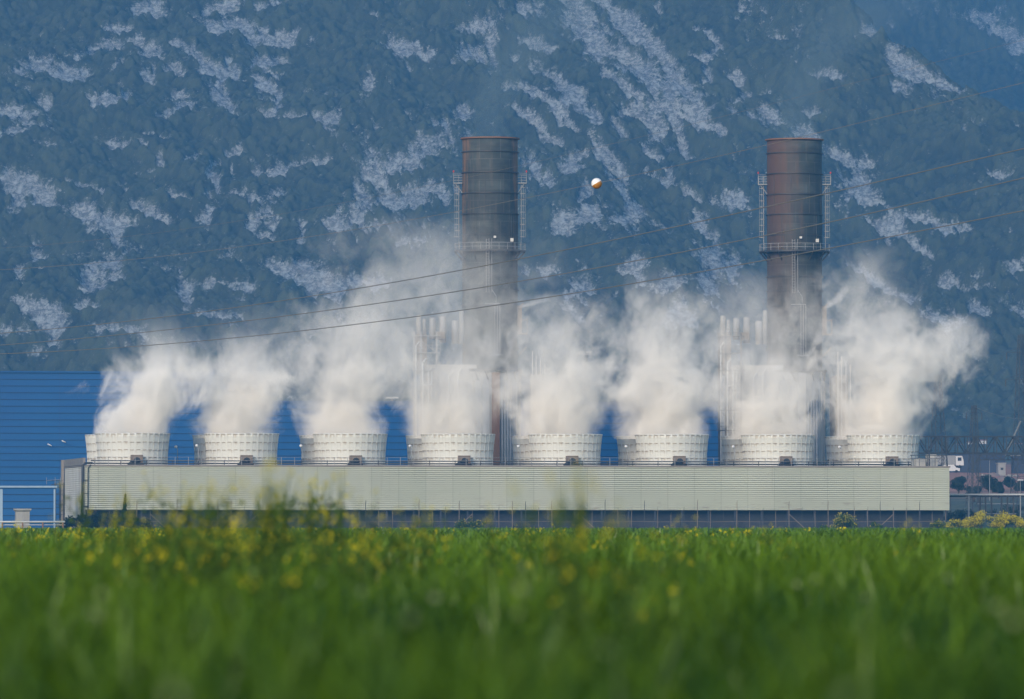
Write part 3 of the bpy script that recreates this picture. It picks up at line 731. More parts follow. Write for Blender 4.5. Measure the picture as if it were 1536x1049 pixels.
# mast in the steam
YM = 1010
r = thing('light_mast', 'slim lattice mast with lamp cluster between the two chimneys', 'mast', (X(877, YM), YM, 0))
h = Z(522, YM)
mb = MB()
for a in range(3):
    ca, sa = .35*math.cos(a*2.09), .35*math.sin(a*2.09); mb.tube((ca, sa, 0), (ca, sa, h-1), .06, 5)
for k in range(30):
    z = k*(h-1)/30; a = k*2.09; mb.tube((.35*math.cos(a), .35*math.sin(a), z), (.35*math.cos(a+2.09), .35*math.sin(a+2.09), z+.9), .035, 4)
mb.tube((0, 0, h-1), (0, 0, h+.8), .04, 5)
mb.build('mast_frame', M['dark_steel'], r)
mb = MB()
mb.box(-1.0, 1.0, -.5, .5, h-1.1, h-1.0); mb.box(-.7, .7, -.4, .4, h-2.4, h-2.3)
for x in (-.9, -.4, .4, .9): mb.box(x-.2, x+.2, -.35, -.1, h-.9, h-.55)
mb.build('lamp_cluster', M['steel'], r)

# ------------------------------------------------------------------ perimeter fence in front of the tower
fy = -5.0
fence = thing('perimeter_fence', 'thin wire mesh fence with leaning steel posts before the cooling tower', 'fence', bank(0, fy), A)
t = NT('wire mesh'); o = t.obj(); xyz = t.sep(o)
d1 = t.math('FRACT', t.math('MULTIPLY', t.math('ADD', xyz[0], xyz[2]), 8)); d2 = t.math('FRACT', t.math('MULTIPLY', t.math('SUBTRACT', xyz[0], xyz[2]), 8))
w = t.math('MAXIMUM', t.math('LESS_THAN', d1, .06), t.math('LESS_THAN', d2, .06))
tr = t.n('BsdfTransparent'); mx = t.n('MixShader'); t.l(w, mx.inputs[0]); t.l(tr.outputs[0], mx.inputs[1]); t.l(t.b.outputs[0], mx.inputs[2])
t.l(mx.outputs[0], t.out.inputs[0]); t.b.inputs['Base Color'].default_value = (.10, .10, .10, 1)
M['mesh'] = t.mat
npost = 66
for i in range(npost):
    mb = MB(); x = -.8+i*2.06; tall = (i % 7 in (0, 4)) or i in (10, 33); h = 3.0 + random.uniform(-.15, .15) + (2.0 if tall else random.choice([.2, .5, 1.0]))
    dx = random.uniform(-.06, .06); r_ = .05 if tall else .035
    mb.tube((x, 0, 0), (x+dx, 0, h-.4), r_, 5); mb.tube((x+dx, 0, h-.4), (x+dx, -.25, h), r_*.7, 5)
    if i % 8 == 5: mb.tube((x, 0, 2.9), (x+(1.9 if i % 16 == 5 else -1.9)*1.6, 0, .2), .05, 5)
    mb.build('post', M['brownbox'] if i % 3 else M['pylon'], fence)
mb = MB()
for k in range(65):
    x = -.8+k*2.06; z0 = 1.75+.05*math.sin(k*1.7); z1 = 1.75+.05*math.sin((k+1)*1.7)
    mb.tube((x, 0, z0), (x+2.06, 0, z1), .03, 4)
mb.build('rail', M['brownbox'], fence)
mb = MB(); mb.quad((-.8, .03, 0), (-.8+65*2.06, .03, 0), (-.8+65*2.06, .03, 2.9), (-.8, .03, 2.9)); mb.build('wire_mesh', M['mesh'], fence)

# ------------------------------------------------------------------ plants
def leafmat(name, c1, c2, tr=.35, scale=3):
    t = NT(name); P = t.n('NewGeometry').outputs['Position']
    c = t.mix(t.ramp(t.noise(P, scale, 4, .7), .35, .65), c1, c2)
    df = t.n('BsdfDiffuse'); ts = t.n('BsdfTranslucent'); mx = t.n('MixShader'); mx.inputs[0].default_value = tr
    t.l(c, df.inputs[0]); t.l(c, ts.inputs[0]); t.l(df.outputs[0], mx.inputs[1]); t.l(ts.outputs[0], mx.inputs[2]); t.l(mx.outputs[0], t.out.inputs[0])
    return t.mat
M['leaf_dark'] = leafmat('dark shrub leaves', (.012, .022, .016), (.035, .05, .03), .2, 1)
M['leaf_olive'] = leafmat('olive tree leaves', (.03, .045, .03), (.07, .085, .055), .2, .6)
M['leaf_mustard'] = leafmat('mustard leaves', (.035, .075, .02), (.08, .14, .03))
M['leaf_cypress'] = leafmat('cypress', (.01, .02, .014), (.02, .035, .022), .1)
M['petal'] = leafmat('yellow petals', (.36, .34, .02), (.6, .53, .03), .3, 8)
M['petal_far'] = leafmat('bright yellow petals', (.62, .50, .02), (.8, .68, .03), .3, 3)
def leaf_cloud(mb_, centers, radii, n, size, flat=.5):
    """leaf quads scattered in ellipsoidal clumps; returns arrays"""
    vs = []; fs = []
    for c0, rr, cnt in zip(centers, radii, n):
        u = rng.normal(size=(cnt, 3)); u /= np.linalg.norm(u, axis=1, keepdims=True)
        u *= (rng.random((cnt, 1))**.45); P_ = np.array(c0) + u*np.array(rr)
        a = rng.normal(size=(cnt, 3)); a /= np.linalg.norm(a, axis=1, keepdims=True)
        b = np.cross(a, rng.normal(size=(cnt, 3))); b /= np.linalg.norm(b, axis=1, keepdims=True)
        s = size*(.6+.8*rng.random((cnt, 1)))
        q = np.stack([P_-a*s, P_-b*s*flat, P_+a*s, P_+b*s*flat], 1)
        vs.append(q.reshape(-1, 3))
    v = np.concatenate(vs); f = np.arange(len(v)).reshape(-1, 4)
    return v, f
def shrub(name, label, cat, px, Y, w, h, mat, nclump=14, leaf=.12, cnt=160, group=None, flowers=None, z0=0, base_py=None, trunk=True):
    root = thing(name, label, cat, (X(px, Y), Y, z0), 0, group)
    cs = []; rs = []; ns = []
    for k in range(nclump):
        a = random.uniform(-1, 1); hh = h*(.25+.7*random.random()*(1-abs(a)**2*.75))
        cs.append((a*w*.5, random.uniform(-.4, .4)*w*.6, hh)); r_ = random.uniform(.16, .30)*min(w, h)
        rs.append((r_*1.1, r_*1.1, r_)); ns.append(cnt)
    v, f = leaf_cloud(None, cs, rs, ns, leaf); np_mesh('foliage', v, f, mat, False, None, root)
    mb = MB()
    for c0 in cs[:9]: mb.path([(c0[0]*.1, c0[1]*.1, 0), (c0[0]*.5, c0[1]*.5, c0[2]*.5), c0], [.05*h/2+.02, .03*h/2+.015, .01], 5)
    mb.build('stem', M['bark'], root)
    if flowers:
        cs2 = [(c0[0], c0[1]-.1, c0[2]+rr[2]*.5) for c0, rr in zip(cs, rs)]; 
        v, f = leaf_cloud(None, cs2, [(r_[0]*1.1, r_[1]*1.1, r_[2]*.8) for r_ in rs], [flowers]*len(cs2), leaf*.7, 1)
        np_mesh('blossoms', v, f, M['petal_far'], False, None, root)
    return root
shrub('dark_shrub', 'wide dark green bush at the left end of the cooling tower', 'bush', 118, 925, 4.4, 2.7, M['leaf_dark'], 26, .14, 260)
shrub('dark_shrub', 'dark bush between the cypress and the left corner of the cooling tower', 'bush', 160, 922, 5.6, 3.1, M['leaf_dark'], 34, .14, 260)
shrub('dark_shrub', 'low dark bush just right of the slim cypress', 'bush', 207, 924, 4.4, 2.3, M['leaf_dark'], 24, .14, 220)
# cypress
root = thing('cypress_tree', 'slim dark leaning cypress before the pale green wall', 'cypress', (X(186, 926), 926, 0))
cs = [(.15*math.sin(k*2.1)*.3 + k*.012, random.uniform(-.1, .1), .8+k*.25) for k in range(20)]; rs = [(.42*(1-abs(k-5)/17.)+.06,)*2 + (.4,) for k in range(20)]
v, f = leaf_cloud(None, cs, rs, [170]*20, .09); np_mesh('crown', v, f, M['leaf_cypress'], False, None, root)
mb = MB(); mb.path([(0,0,0), (.02,0,2), (.2,0,5)], [.1,.07,.02], 6); mb.build('trunk', M['bark'], root)
shrub('mustard_bush', 'bright yellow flowering bush against the dark inlet right of centre', 'bush', 1266, 925, 3.4, 2.7, M['leaf_mustard'], 22, .09, 200, flowers=42)
for k, (px, Y, w, h, fl) in enumerate([(1236, 922, 2.6, 1.2, 6), (1310, 924, 3.8, 1.5, 5), (1410, 922, 3.0, 2.0, 14), (1440, 915, 4, 2.2, 90), (1475, 912, 5, 2.9, 190), (1510, 912, 4.5, 2.8, 190), (1545, 914, 5, 2.6, 150), (1585, 914, 5, 2.3, 60), (720, 925, 3, 1.9, 16), (700, 924, 2.5, 2.4, 8)]):
    shrub('mustard_bush', ['low green clump just left of the yellow flowering bush', 'low green clump right of the yellow flowering bush', 'green weedy clump at the right corner of the cooling tower',
        'sparse yellow flowering clump beside the tower corner', 'dense yellow flowering bush, second clump from the tower corner', 'dense yellow flowering bush near the right edge', 'yellow flowering bush at the right edge', 'yellow flowering bush beyond the right edge', 'green flowering clump before the fence near the middle of the tower', 'taller wispy weed before the fence near the middle of the tower'][k],
        'bush', px, Y, w, h, M['leaf_mustard'], 20, .08, 150, 'flowering clumps along the field edge', flowers=fl)

# ------------------------------------------------------------------ crop
def blades(y0, y1, dens, w, hmin, hmax, seed, side=1.5, k=.105):
    g = np.random.default_rng(seed)
    area = (y1-y0)*(2*(side+k*(y0+y1)/2)); n = int(area*dens)
    # sample Y proportional to width
    Yc = y0+(y1-y0)*g.random(n*2); keep = g.random(n*2) < (side+k*Yc)/(side+k*y1); Yc = Yc[keep][:n]; n = len(Yc)
    Xc = (g.random(n)*2-1)*(side+k*Yc)
    pat = fbm(Xc*.35+50, Yc*.12+50, 3, 5)
    p2 = fbm(Xc*2.6+20, Yc*1.1+20, 3, 31)
    H = (hmin+(hmax-hmin)*g.random(n))*(.80+.40*pat)*(.82+.36*p2)
    az = g.random(n)*2*np.pi; bend = H*(.2+.75*g.random(n)); tw = az+np.pi/2+g.normal(size=n)*.4
    V = np.zeros((n, 8, 3), np.float32)
    for j, (tt, ww) in enumerate(((0, .7), (.4, 1.), (.75, .8), (1., .08))):
        cx = Xc+np.cos(az)*bend*tt**2; cy_ = Yc+np.sin(az)*bend*tt**2; cz = H*(tt-.12*tt**3*bend/H*2)
        V[:, 2*j] = np.stack([cx-np.cos(tw)*w*ww/2, cy_-np.sin(tw)*w*ww/2, cz], 1)
        V[:, 2*j+1] = np.stack([cx+np.cos(tw)*w*ww/2, cy_+np.sin(tw)*w*ww/2, cz], 1)
    b = (np.arange(n)*8)[:, None, None]
    Fc = (b + np.array([[0,1,3,2],[2,3,5,4],[4,5,7,6]])[None]).reshape(-1, 4)
    tint = np.repeat(np.clip(.5*pat+.5*g.random(n) + np.interp(Yc, [12, 40, 120, 900], [-.50, -.08, .42, .58]) + (p2-.5)*2.4, 0, 1.2), 8)  # near blades coloured darker as shaded, far ones brighter as sunlit
    return V.reshape(-1, 3), Fc, tint
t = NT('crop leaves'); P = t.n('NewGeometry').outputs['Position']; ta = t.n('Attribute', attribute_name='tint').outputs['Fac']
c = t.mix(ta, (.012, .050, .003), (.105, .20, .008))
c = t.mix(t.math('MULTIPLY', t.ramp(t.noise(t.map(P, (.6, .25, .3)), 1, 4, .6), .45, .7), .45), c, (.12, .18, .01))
df = t.n('BsdfDiffuse'); ts = t.n('BsdfTranslucent'); mx = t.n('MixShader'); mx.inputs[0].default_value = .35
gl = t.n('BsdfGlossy'); gl.inputs['Roughness'].default_value = .35; gl.inputs[0].default_value = (.8, .85, .9, 1); m2 = t.n('MixShader'); m2.inputs[0].default_value = .025
t.l(c, df.inputs[0]); t.l(c, ts.inputs[0]); t.l(df.outputs[0], mx.inputs[1]); t.l(ts.outputs[0], mx.inputs[2])
t.l(mx.outputs[0], m2.inputs[1]); t.l(gl.outputs[0], m2.inputs[2]); t.l(m2.outputs[0], t.out.inputs[0]); M['crop'] = t.mat
vs = []; fs = []; ts_ = []; off = 0
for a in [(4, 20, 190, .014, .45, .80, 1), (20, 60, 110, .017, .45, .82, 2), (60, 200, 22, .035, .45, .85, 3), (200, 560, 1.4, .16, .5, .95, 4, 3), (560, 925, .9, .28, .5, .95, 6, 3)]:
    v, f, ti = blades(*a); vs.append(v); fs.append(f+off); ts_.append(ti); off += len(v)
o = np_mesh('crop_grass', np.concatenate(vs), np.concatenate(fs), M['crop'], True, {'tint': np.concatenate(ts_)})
tag(o, 'dense blurred green cereal crop filling the foreground field', 'crop', kind='stuff')

# low yellow bloom scattered in the crop
g = np.random.default_rng(77)
P_ = []
for (y0, y1, n) in ((45, 70, 350), (70, 200, 4600), (200, 600, 2600), (600, 900, 900)):
    Yc = y0+(y1-y0)*g.random(n); Xc = (g.random(n)*2-1)*(.1*Yc+1)
    den = fbm(Xc*.5+9, Yc*.09+4, 3, 15) + np.clip(-(Xc/Yc)*1.4, -.10, .07)
    k = (den > .66) & (g.random(n) < .24); P_.append(np.stack([Xc[k], Yc[k], .74+.22*g.random(k.sum())], 1))
P_ = np.concatenate(P_); n = len(P_)
P_ = np.repeat(P_, 5, 0) + g.normal(size=(n*5, 3))*np.array([.045, .045, .05])
a = g.normal(size=P_.shape); a /= np.linalg.norm(a, axis=1, keepdims=True); b = np.cross(a, g.normal(size=P_.shape)); b /= np.linalg.norm(b, axis=1, keepdims=True)
s = (.012+.010*g.random((len(P_), 1)))*np.clip(P_[:, 1:2]/110, 1, 3.5)
v = np.stack([P_-a*s, P_-b*s, P_+a*s, P_+b*s], 1).reshape(-1, 3)
o = np_mesh('wildflowers', v, np.arange(len(v)).reshape(-1, 4), M['petal'])
tag(o, 'scattered yellow wildflowers among the green crop', 'wildflowers', kind='stuff')

g = np.random.default_rng(5)  # pale quads added to stand for blurred glints off the crop
n = 30; Yc = 9+22*g.random(n); Xc = (g.random(n)*2-1)*(.1*Yc+.5); P_ = np.repeat(np.stack([Xc, Yc, .68+.14*g.random(n)], 1), 6, 0) + g.normal(size=(n*6, 3))*.006
a = g.normal(size=P_.shape); a /= np.linalg.norm(a, axis=1, keepdims=True); b = np.cross(a, g.normal(size=P_.shape)); b /= np.linalg.norm(b, axis=1, keepdims=True)
v = np.stack([P_-a*.011, P_-b*.011, P_+a*.011, P_+b*.011], 1).reshape(-1, 3)
M['pale'] = leafmat('pale painted glints', (.22, .28, .14), (.34, .40, .24), .3, 8)
tag(np_mesh('painted_glints', v, np.arange(len(v)).reshape(-1, 4), M['pale']), 'pale blurred painted glints among the near crop', 'painted glints', kind='stuff')
# tall mustard plants
def mustard(seed):
    g = random.Random(seed)
    root = thing('mustard_plant', 'tall out of focus mustard plant with loose yellow blossoms above the crop', 'mustard plant', (0, -50, 0), 0, 'mustard plants rising out of the crop')
    st = MB(); tips = []; H = 1.0
    st.path([(0,0,0), (.02,.01,.5), (.0,.02,.8), (.03,0,H)], [.006,.005,.004,.002], 5); tips.append((.03, 0, H))
    for k in range(9):
        z0 = g.uniform(.35, .85); a = g.uniform(0, 6.28); L = g.uniform(.12, .34); dx, dy = math.cos(a), math.sin(a)
        tip = (dx*L*.65, dy*L*.65, z0+L*.9); st.path([(0,0,z0), (dx*L*.4, dy*L*.4, z0+L*.4), tip], [.004,.003,.0015], 4); tips.append(tip)
    st.build('stem', M['leaf_mustard'], root)
    cs = [tuple(np.array(tp)*np.array([.7,.7,1])-np.array([0,0,.16])) for tp in tips]+[(g.uniform(-.08,.08), g.uniform(-.08,.08), z) for z in (.2,.35,.5,.6,.7)]
    v, f = leaf_cloud(None, cs, [(.05,.05,.09)]*len(cs), [6]*len(cs), .026, .4); np_mesh('leaves', v, f, M['leaf_mustard'], False, None, root)
    v, f = leaf_cloud(None, tips, [(.03,.03,.045)]*len(tips), [6]*len(tips), .009, 1); np_mesh('blossoms', v, f, M['petal'], False, None, root)
    return root
protos = [mustard(s) for s in range(4)]; used = set()
spots = []
for k in range(26):   # the hedge of plants left of centre
    spots.append((random.gauss(375, 115), random.uniform(38, 75), random.gauss(745, 16)))
spots += [(205, 45, 760), (225, 50, 745), (430, 55, 712), (470, 48, 725), (490, 60, 740), (540, 44, 750), (600, 50, 768), (650, 60, 765), (740, 55, 770), (800, 50, 762),
          (862, 30, 702), (842, 28, 735), (935, 30, 765), (1040, 60, 778), (1360, 70, 783), (30, 60, 785), (90, 50, 790), (560, 50, 740), (620, 64, 755), (410, 30, 700), (395, 40, 735), (275, 42, 740), (310, 46, 728)]
for k in range(18): spots.append((random.uniform(20, 1500) if k % 3 else random.uniform(20, 850), random.uniform(35, 130), random.uniform(788, 812)))
for k, (px, Y, py) in enumerate(spots):
    pr = protos[k % 4]; o = pr if k < 4 else copy_tree(pr)
    h = Z(py, Y); o.location = (X(px, Y), Y, 0); o.scale = (max(.85, h*.9),)*2 + (h,); o.rotation_euler = (0, 0, random.uniform(0, 6.28))

# ------------------------------------------------------------------ wires
def wire(name, label, pts, Ya, Yb, r, group='power lines crossing the view'):
    pts = sorted(pts); c = np.polyfit([p[0] for p in pts], [p[1] for p in pts], 3 if len(pts) > 3 else 2)
    P = []
    for px in np.linspace(-220, 1760, 60):
        Y = 1/np.interp(px, [-220, 1760], [1/Ya, 1/Yb])
        x_ = min(max(px, 0), 1536); py = np.polyval(c, x_) + np.polyval(np.polyder(c), x_)*(px-x_)
        P.append(at(px, py, Y))
    mb = MB(); mb.path(P, r, 6); return tag(mb.build(name, M['wire']), label, 'power line', group)
wire('power_line', 'uppermost of the three thick wires sweeping up to the right', [(0,500),(400,455),(795,385),(1140,313),(1536,223)], 480, 300, .028)
wire('power_line', 'middle of the three thick wires sweeping up to the right', [(0,518),(380,480),(720,432),(1140,355),(1536,267)], 480, 300, .028)
wire('power_line', 'lowest of the three thick wires, crossing the mid chimneys', [(0,531),(300,512),(695,465),(1200,381),(1536,316)], 480, 300, .028)
wire('earth_wire', 'faint thin wire that carries the round marker ball', [(0,405),(450,357),(895,276),(1088,232),(1438,147),(1536,125)], 400, 340, .014)
wire('earth_wire', 'faint thin wire running above the marker ball', [(0,372),(450,318),(750,253),(1168,155),(1318,115),(1536,60)], 400, 340, .007)
YW = 1/np.interp(895, [-220, 1760], [1/400, 1/340])
root = thing('marker_ball', 'round white and orange aviation marker ball hanging on a thin wire', 'marker ball', at(895, 275.5, YW))
rb = 8.1*YW/F
ax = Vector((-.50, .05, .86)).normalized()
for nm, mt, s in (('white_half', None, 1), ('orange_half', None, -1)):
    mb = MB(); prof = [(rb*math.cos(a), rb*math.sin(a)*s) for a in np.linspace(0, math.pi/2*.999, 12)]
    mb.lathe(prof, 32)
    q = Vector((0,0,1)).rotation_difference(ax)
    mb.v = [tuple(q @ Vector(p)) for p in mb.v]
    mm = worn(nm + ' shell', (.8,.8,.8) if s > 0 else (.40,.17,.012), (.6,.6,.58) if s > 0 else (.3,.12,.012), 6, streak=False, rough=.35)
    mb.build(nm, mm, root)

# ------------------------------------------------------------------ right side: gantry, pylons, yard
def lattice_beam(mb, a, b, w, h, n, r=.06):
    a = Vector(a); b = Vector(b); d = (b-a)/n; up = Vector((0,0,h)); sd_ = Vector((-(b-a).y, (b-a).x, 0)).normalized()*w
    for o_ in (Vector(), up, sd_, up+sd_): mb.tube(a+o_, b+o_, r*1.5, 4)
    for k in range(n):
        p = a+d*k; q = p+d
        for o_ in (Vector(), sd_):
            if k % 2: mb.tube(p+o_, q+up+o_, r, 4)
            else: mb.tube(p+up+o_, q+o_, r, 4)
            mb.tube(p+o_, p+up+o_, r, 4)
        mb.tube(p, q+sd_, r, 4); mb.tube(p+up, q+sd_+up, r, 4)
def pylon(name, label, px, Y, pytop, pybot_w, top_w, n=14, arms=(), z0=None, r=.05):
    z0 = gz(Y) if z0 is None else z0; root = thing(name, label, 'pylon', (X(px, Y), Y, z0-.3), R(20)); H = Z(pytop, Y)-z0
    mb = MB(); hs = [H*(1-(1-k/n)**1.15) for k in range(n+1)]
    W_ = lambda z: pybot_w+(top_w-pybot_w)*(z/H)
    for k in range(n):
        w0, w1 = W_(hs[k])/2, W_(hs[k+1])/2
        c0 = [(-w0,-w0),(w0,-w0),(w0,w0),(-w0,w0)]; c1 = [(-w1,-w1),(w1,-w1),(w1,w1),(-w1,w1)]
        for i in range(4):
            j = (i+1) % 4
            mb.tube((*c0[i],hs[k]), (*c1[i],hs[k+1]), r*1.3, 4); mb.tube((*c0[i],hs[k]), (*c1[j],hs[k+1]), r*.7, 4); mb.tube((*c0[j],hs[k]), (*c1[i],hs[k+1]), r*.7, 4)
            mb.tube((*c1[i],hs[k+1]), (*c1[j],hs[k+1]), r*.7, 4)
    mb.build('lattice_body', M['pylon'], root)
    for (fz, L) in arms:
        mb = MB(); z = H*fz
        for s in (-1, 1):
            mb.tube((0,-.3,z), (s*L,0,z), r, 4); mb.tube((0,.3,z), (s*L,0,z), r, 4); mb.tube((0,0,z+1.2), (s*L,0,z), r*.8, 4)
            mb.tube((s*L,0,z), (s*L,0,z-1.3), .1, 6)
        mb.build('crossarm', M['pylon'], root)
    return root
YG = 1090
root = thing('gantry', 'dark lattice substation gantry beam right of the cooling tower', 'gantry', (0, 0, 0))
mb = MB(); lattice_beam(mb, at(1378, 680, YG), at(1640, 680, YG+8), 1.5, Z(655, YG)-Z(680, YG), 18, .12); mb.build('beam', M['pylon'], root)
mb = MB(); lattice_beam(mb, at(1470, 690, YG+14), at(1640, 690, YG+14), 1.2, .9, 16, .07); mb.build('lower_beam', M['pylon'], root)
for px in (1400, 1416, 1463, 1600):
    mb = MB(); a = Vector((X(px, YG+1), YG+1, gz(YG)-.3)); H = Z(656, YG)-a.z
    for dx in (-.6, .6): mb.tube(a+Vector((dx, 0, 0)), a+Vector((dx*.6, 0, H)), .12, 4)
    for k in range(8): mb.tube(a+Vector((-.55 if k % 2 else .55, 0, H*k/8)), a+Vector((.5 if k % 2 else -.5, 0, H*(k+1)/8)), .06, 4)
    mb.build('leg', M['pylon'], root)
pylon('lattice_pylon', 'lattice pylon rising through the steam edge beside the rightmost fan stack', 1407, 1110, 560, 3.6, .8, 12, ())
pylon('lattice_pylon', 'narrow lattice pylon in the middle of the yard right of the tower', 1461, 1180, 606, 2.6, .7, 14, ((.93, 1.6),))
pylon('lattice_pylon', 'lattice pylon cut by the right edge of the picture', 1532, 1150, 500, 3.4, .9, 16, ((.9, 3.0), (.75, 3.2)))
mb = MB(); mb.path([at(1385, 640, 1140), at(1422, 600, 1150), at(1455, 607, 1180)], .02, 4)
P = [at(1461+k*12, 610+34*(1-((k-7)/7)**2)*.6-k*.2, 1180-k*3) for k in range(15)]; mb = MB(); mb.path(P, .035, 4); tag(mb.build('power_line', M['wire']), 'sagging wire between the yard pylons', 'power line')
# slanted insulator strings
root = thing('insulator_string', 'pale slanting insulator string hanging by the right edge pylon', 'insulator', at(1518, 640, 1120))
mb = MB(); a = Vector(at(1531, 632, 1120))-Vector(at(1518, 640, 1120)); b = Vector(at(1508, 684, 1120))-Vector(at(1518, 640, 1120))
mb.tube(a, b, .06, 5); mb.mi = 1
for k in range(26): p = a.lerp(b, k/26); q = a.lerp(b, (k+.4)/26); mb.tube(p, q, .22, 8)
mb.build('discs', [M['steel'], M['concrete']], root)
# pipe rack at y 741 with hanging bars
YR = 1000
root = thing('pipe_rack', 'long white topped pipe rack right of the cooling tower corner', 'pipe rack', (X(1424, YR), YR, 0))
L = X(1640, YR)-X(1424, YR); z = Z(742, YR)
mb = MB(); mb.tube((0,0,z), (L,0,z), .14, 8); mb.mi = 1; mb.tube((0,.4,z-.3), (L,.4,z-.3), .1, 8); mb.build('pipe', [M['white_steel'], M['dark_steel']], root)
for px in (1453, 1530, 1600):
    x = X(px, YR)-X(1424, YR); mb = MB(); mb.box(x-.08, x+.08, -.2, .2, 0, z-.1); mb.build('post', M['steel'], root)
for px in (1470, 1478, 1487, 1502, 1511, 1520):
    x = X(px, YR)-X(1424, YR); mb = MB(); mb.box(x-.13, x+.13, .3, .5, Z(771, YR), z-.4); mb.build('hanger', M['dark_steel'], root)
mb = MB(); x0, x1 = X(1466, YR)-X(1424, YR), X(1524, YR)-X(1424, YR)
for py in (756, 771): mb.tube((x0, .4, Z(py, YR)), (x1, .4, Z(py, YR)), .07, 5)
mb.build('cross_bar', M['steel'], root)
# light poles
for k, (px, pt) in enumerate(((1530, 720), (1452, 745), (1484, 690))):
    Y = (1060, 1040, 1300)[k]; r = thing('light_pole', ['tall thin light pole by the right edge', 'short thin pole just right of the tower corner', 'distant slim pole in the yard'][k], 'light pole', (X(px, Y), Y, gz(Y)-.1))
    H = Z(pt, Y)-gz(Y); mb = MB(); mb.tube((0,0,0), (0,0,H), .09, 6, .05); mb.build('pole', M['steel'], r)
    mb = MB(); mb.box(-.5, .5, -.15, .15, H, H+.15); mb.build('lamp_head', M['lamp_white'], r)
# yard buildings
def hut(label, px0, px1, pyt, pyb, Y, wall, roof, name='yard_building', pitched=False):
    x0, x1 = X(px0, Y), X(px1, Y); z1 = Z(pyt, Y); zg = min(gz(Y), Z(pyb, Y))-.5
    r = thing(name, label, 'building', (x0, Y, zg)); w = x1-x0; h = z1-zg; d = max(6, w*.6)
    mb = MB(); mb.box(0, w, 0, d, 0, h); mb.build('wall', wall, r)
    mb = MB()
    if pitched: mb.add([(-.3,-.3,h),(w+.3,-.3,h),(w+.3,d+.3,h),(-.3,d+.3,h),(-.3,d/2,h+w*.16),(w+.3,d/2,h+w*.16)], [(0,1,5,4),(2,3,4,5),(1,2,5),(3,0,4),(0,3,2,1)])
    else: mb.box(-.2, w+.2, -.2, d+.2, h, h+.3)
    mb.build('roof', roof, r)
    nw = max(1, int(w/4))
    for k in range(nw):
        x = (k+.5)*w/nw; mb = MB(); mb.box(x-.35, x+.35, -.06, -.01, h*.58, h*.74); mb.build('window', M['glassdark'], r)
    return r
M['navy'] = worn('dark navy sheet', (.035, .045, .07), (.05, .06, .08), .3)
M['tile'] = worn('red tile', (.35, .13, .07), (.25, .1, .06), .8, streak=False)
hut('long dark navy shed in the yard behind the gantry', 1424, 1508, 682, 703, 1750, M['navy'], M['navy'])
hut('dark shed at the far right of the yard', 1520, 1600, 684, 702, 1720, M['navy'], M['concrete'])
hut('small pale block building at the right of the yard', 1497, 1508, 696, 706, 1640, M['concrete'], M['concrete'])
hut('tiny white house below the mountain, left of the yard houses', 1452, 1462, 664, 671, 2330, M['wpaint'], M['tile'], 'house', True)
hut('tiny white house with red roof below the mountain', 1470, 1480, 661, 668, 2350, M['wpaint'], M['tile'], 'house', True)
hut('tiny pale house under the mountain near the gantry', 1436, 1444, 667, 673, 2320, M['concrete'], M['tile'], 'house', True)
hut('tiny house near the right edge under the mountain', 1524, 1533, 666, 673, 2340, M['wpaint'], M['tile'], 'house', True)
# rubble / stored sacks row
root = thing('storage_row', 'row of pale grey wrapped bales in the yard', 'bales', (X(1432, 1600), 1600, gz(1600)-.3))
mb = MB()
for k in range(26):
    x = k*.62; mb.box(x, x+.55, random.uniform(-.2, .2), 1, 0, .9+random.uniform(0, .5))
mb.build('bales', M['concrete'], root)
M['rubble'] = worn('rubble', (.32, .22, .17), (.18, .15, .13), 1, streak=False)
for k, (px, Y, w_, h_) in enumerate(((1448, 1560, 5, 1.2), (1476, 1500, 6, 1.0), (1508, 1540, 5, 1.6), (1525, 1470, 6, 1.3), (1490, 1600, 4, 1.5))):
    mb = MB(); n = 14; g2 = random.Random(k)
    prof = [(w_*(1-q)**.8, h_*q+g2.uniform(-.1, .1)) for q in np.linspace(0, .97, 7)]
    mb.lathe(prof, n); mb.v = [(x*(1+g2.uniform(-.15, .15)), y, z*(1+g2.uniform(-.2, .2))) for x, y, z in mb.v]
    tag(mb.build('earth_heap', M['rubble'], None, (X(px, Y), Y, gz(Y)-.2)), ['heap of brown earth nearest the white truck', 'low heap of earth behind the largest yard tree', 'taller heap of rubble near the small block building', 'heap of earth near the right edge', 'distant heap of rubble in the middle of the yard'][k], 'earth heap', 'earth heaps in the yard')
# truck
def truck(label, px, py, Y, s=1):
    r = thing('white_truck', label, 'truck', (X(px, Y), Y, Z(py, Y)-.1), R(8)); r.scale = (s,)*3
    mb = MB(); mb.add([(0,-1.2,.9),(2.1,-1.2,.9),(2.1,-1.2,2.0),(1.7,-1.2,3.4),(0,-1.2,3.4),(0,1.2,.9),(2.1,1.2,.9),(2.1,1.2,2.0),(1.7,1.2,3.4),(0,1.2,3.4)],
        [(0,1,2,3,4),(9,8,7,6,5),(0,5,6,1),(1,6,7,2),(2,7,8,3),(3,8,9,4),(4,9,5,0)]); mb.build('cab', M['wpaint'], r)
    mb = MB(); mb.box(.5, 1.5, -1.24, -1.2, 2.1, 3.0); mb.build('window', M['glassdark'], r)
    mb = MB(); mb.box(-6.2, -.1, -1.2, 1.2, 1.1, 3.5); mb.build('cargo_box', M['concrete'], r)
    mb = MB(); mb.box(-6.2, 1.8, -.9, .9, .7, 1.1); mb.build('chassis', M['dark_steel'], r)
    for x in (1.0, -3.6, -5.0):
        mb = MB(); mb.tube((x, -1.25, .5), (x, 1.25, .5), .5, 14); mb.build('wheel', M['tyre'], r)
truck('white truck parked in the yard just right of the cooling tower', 1432, 703, 1620)
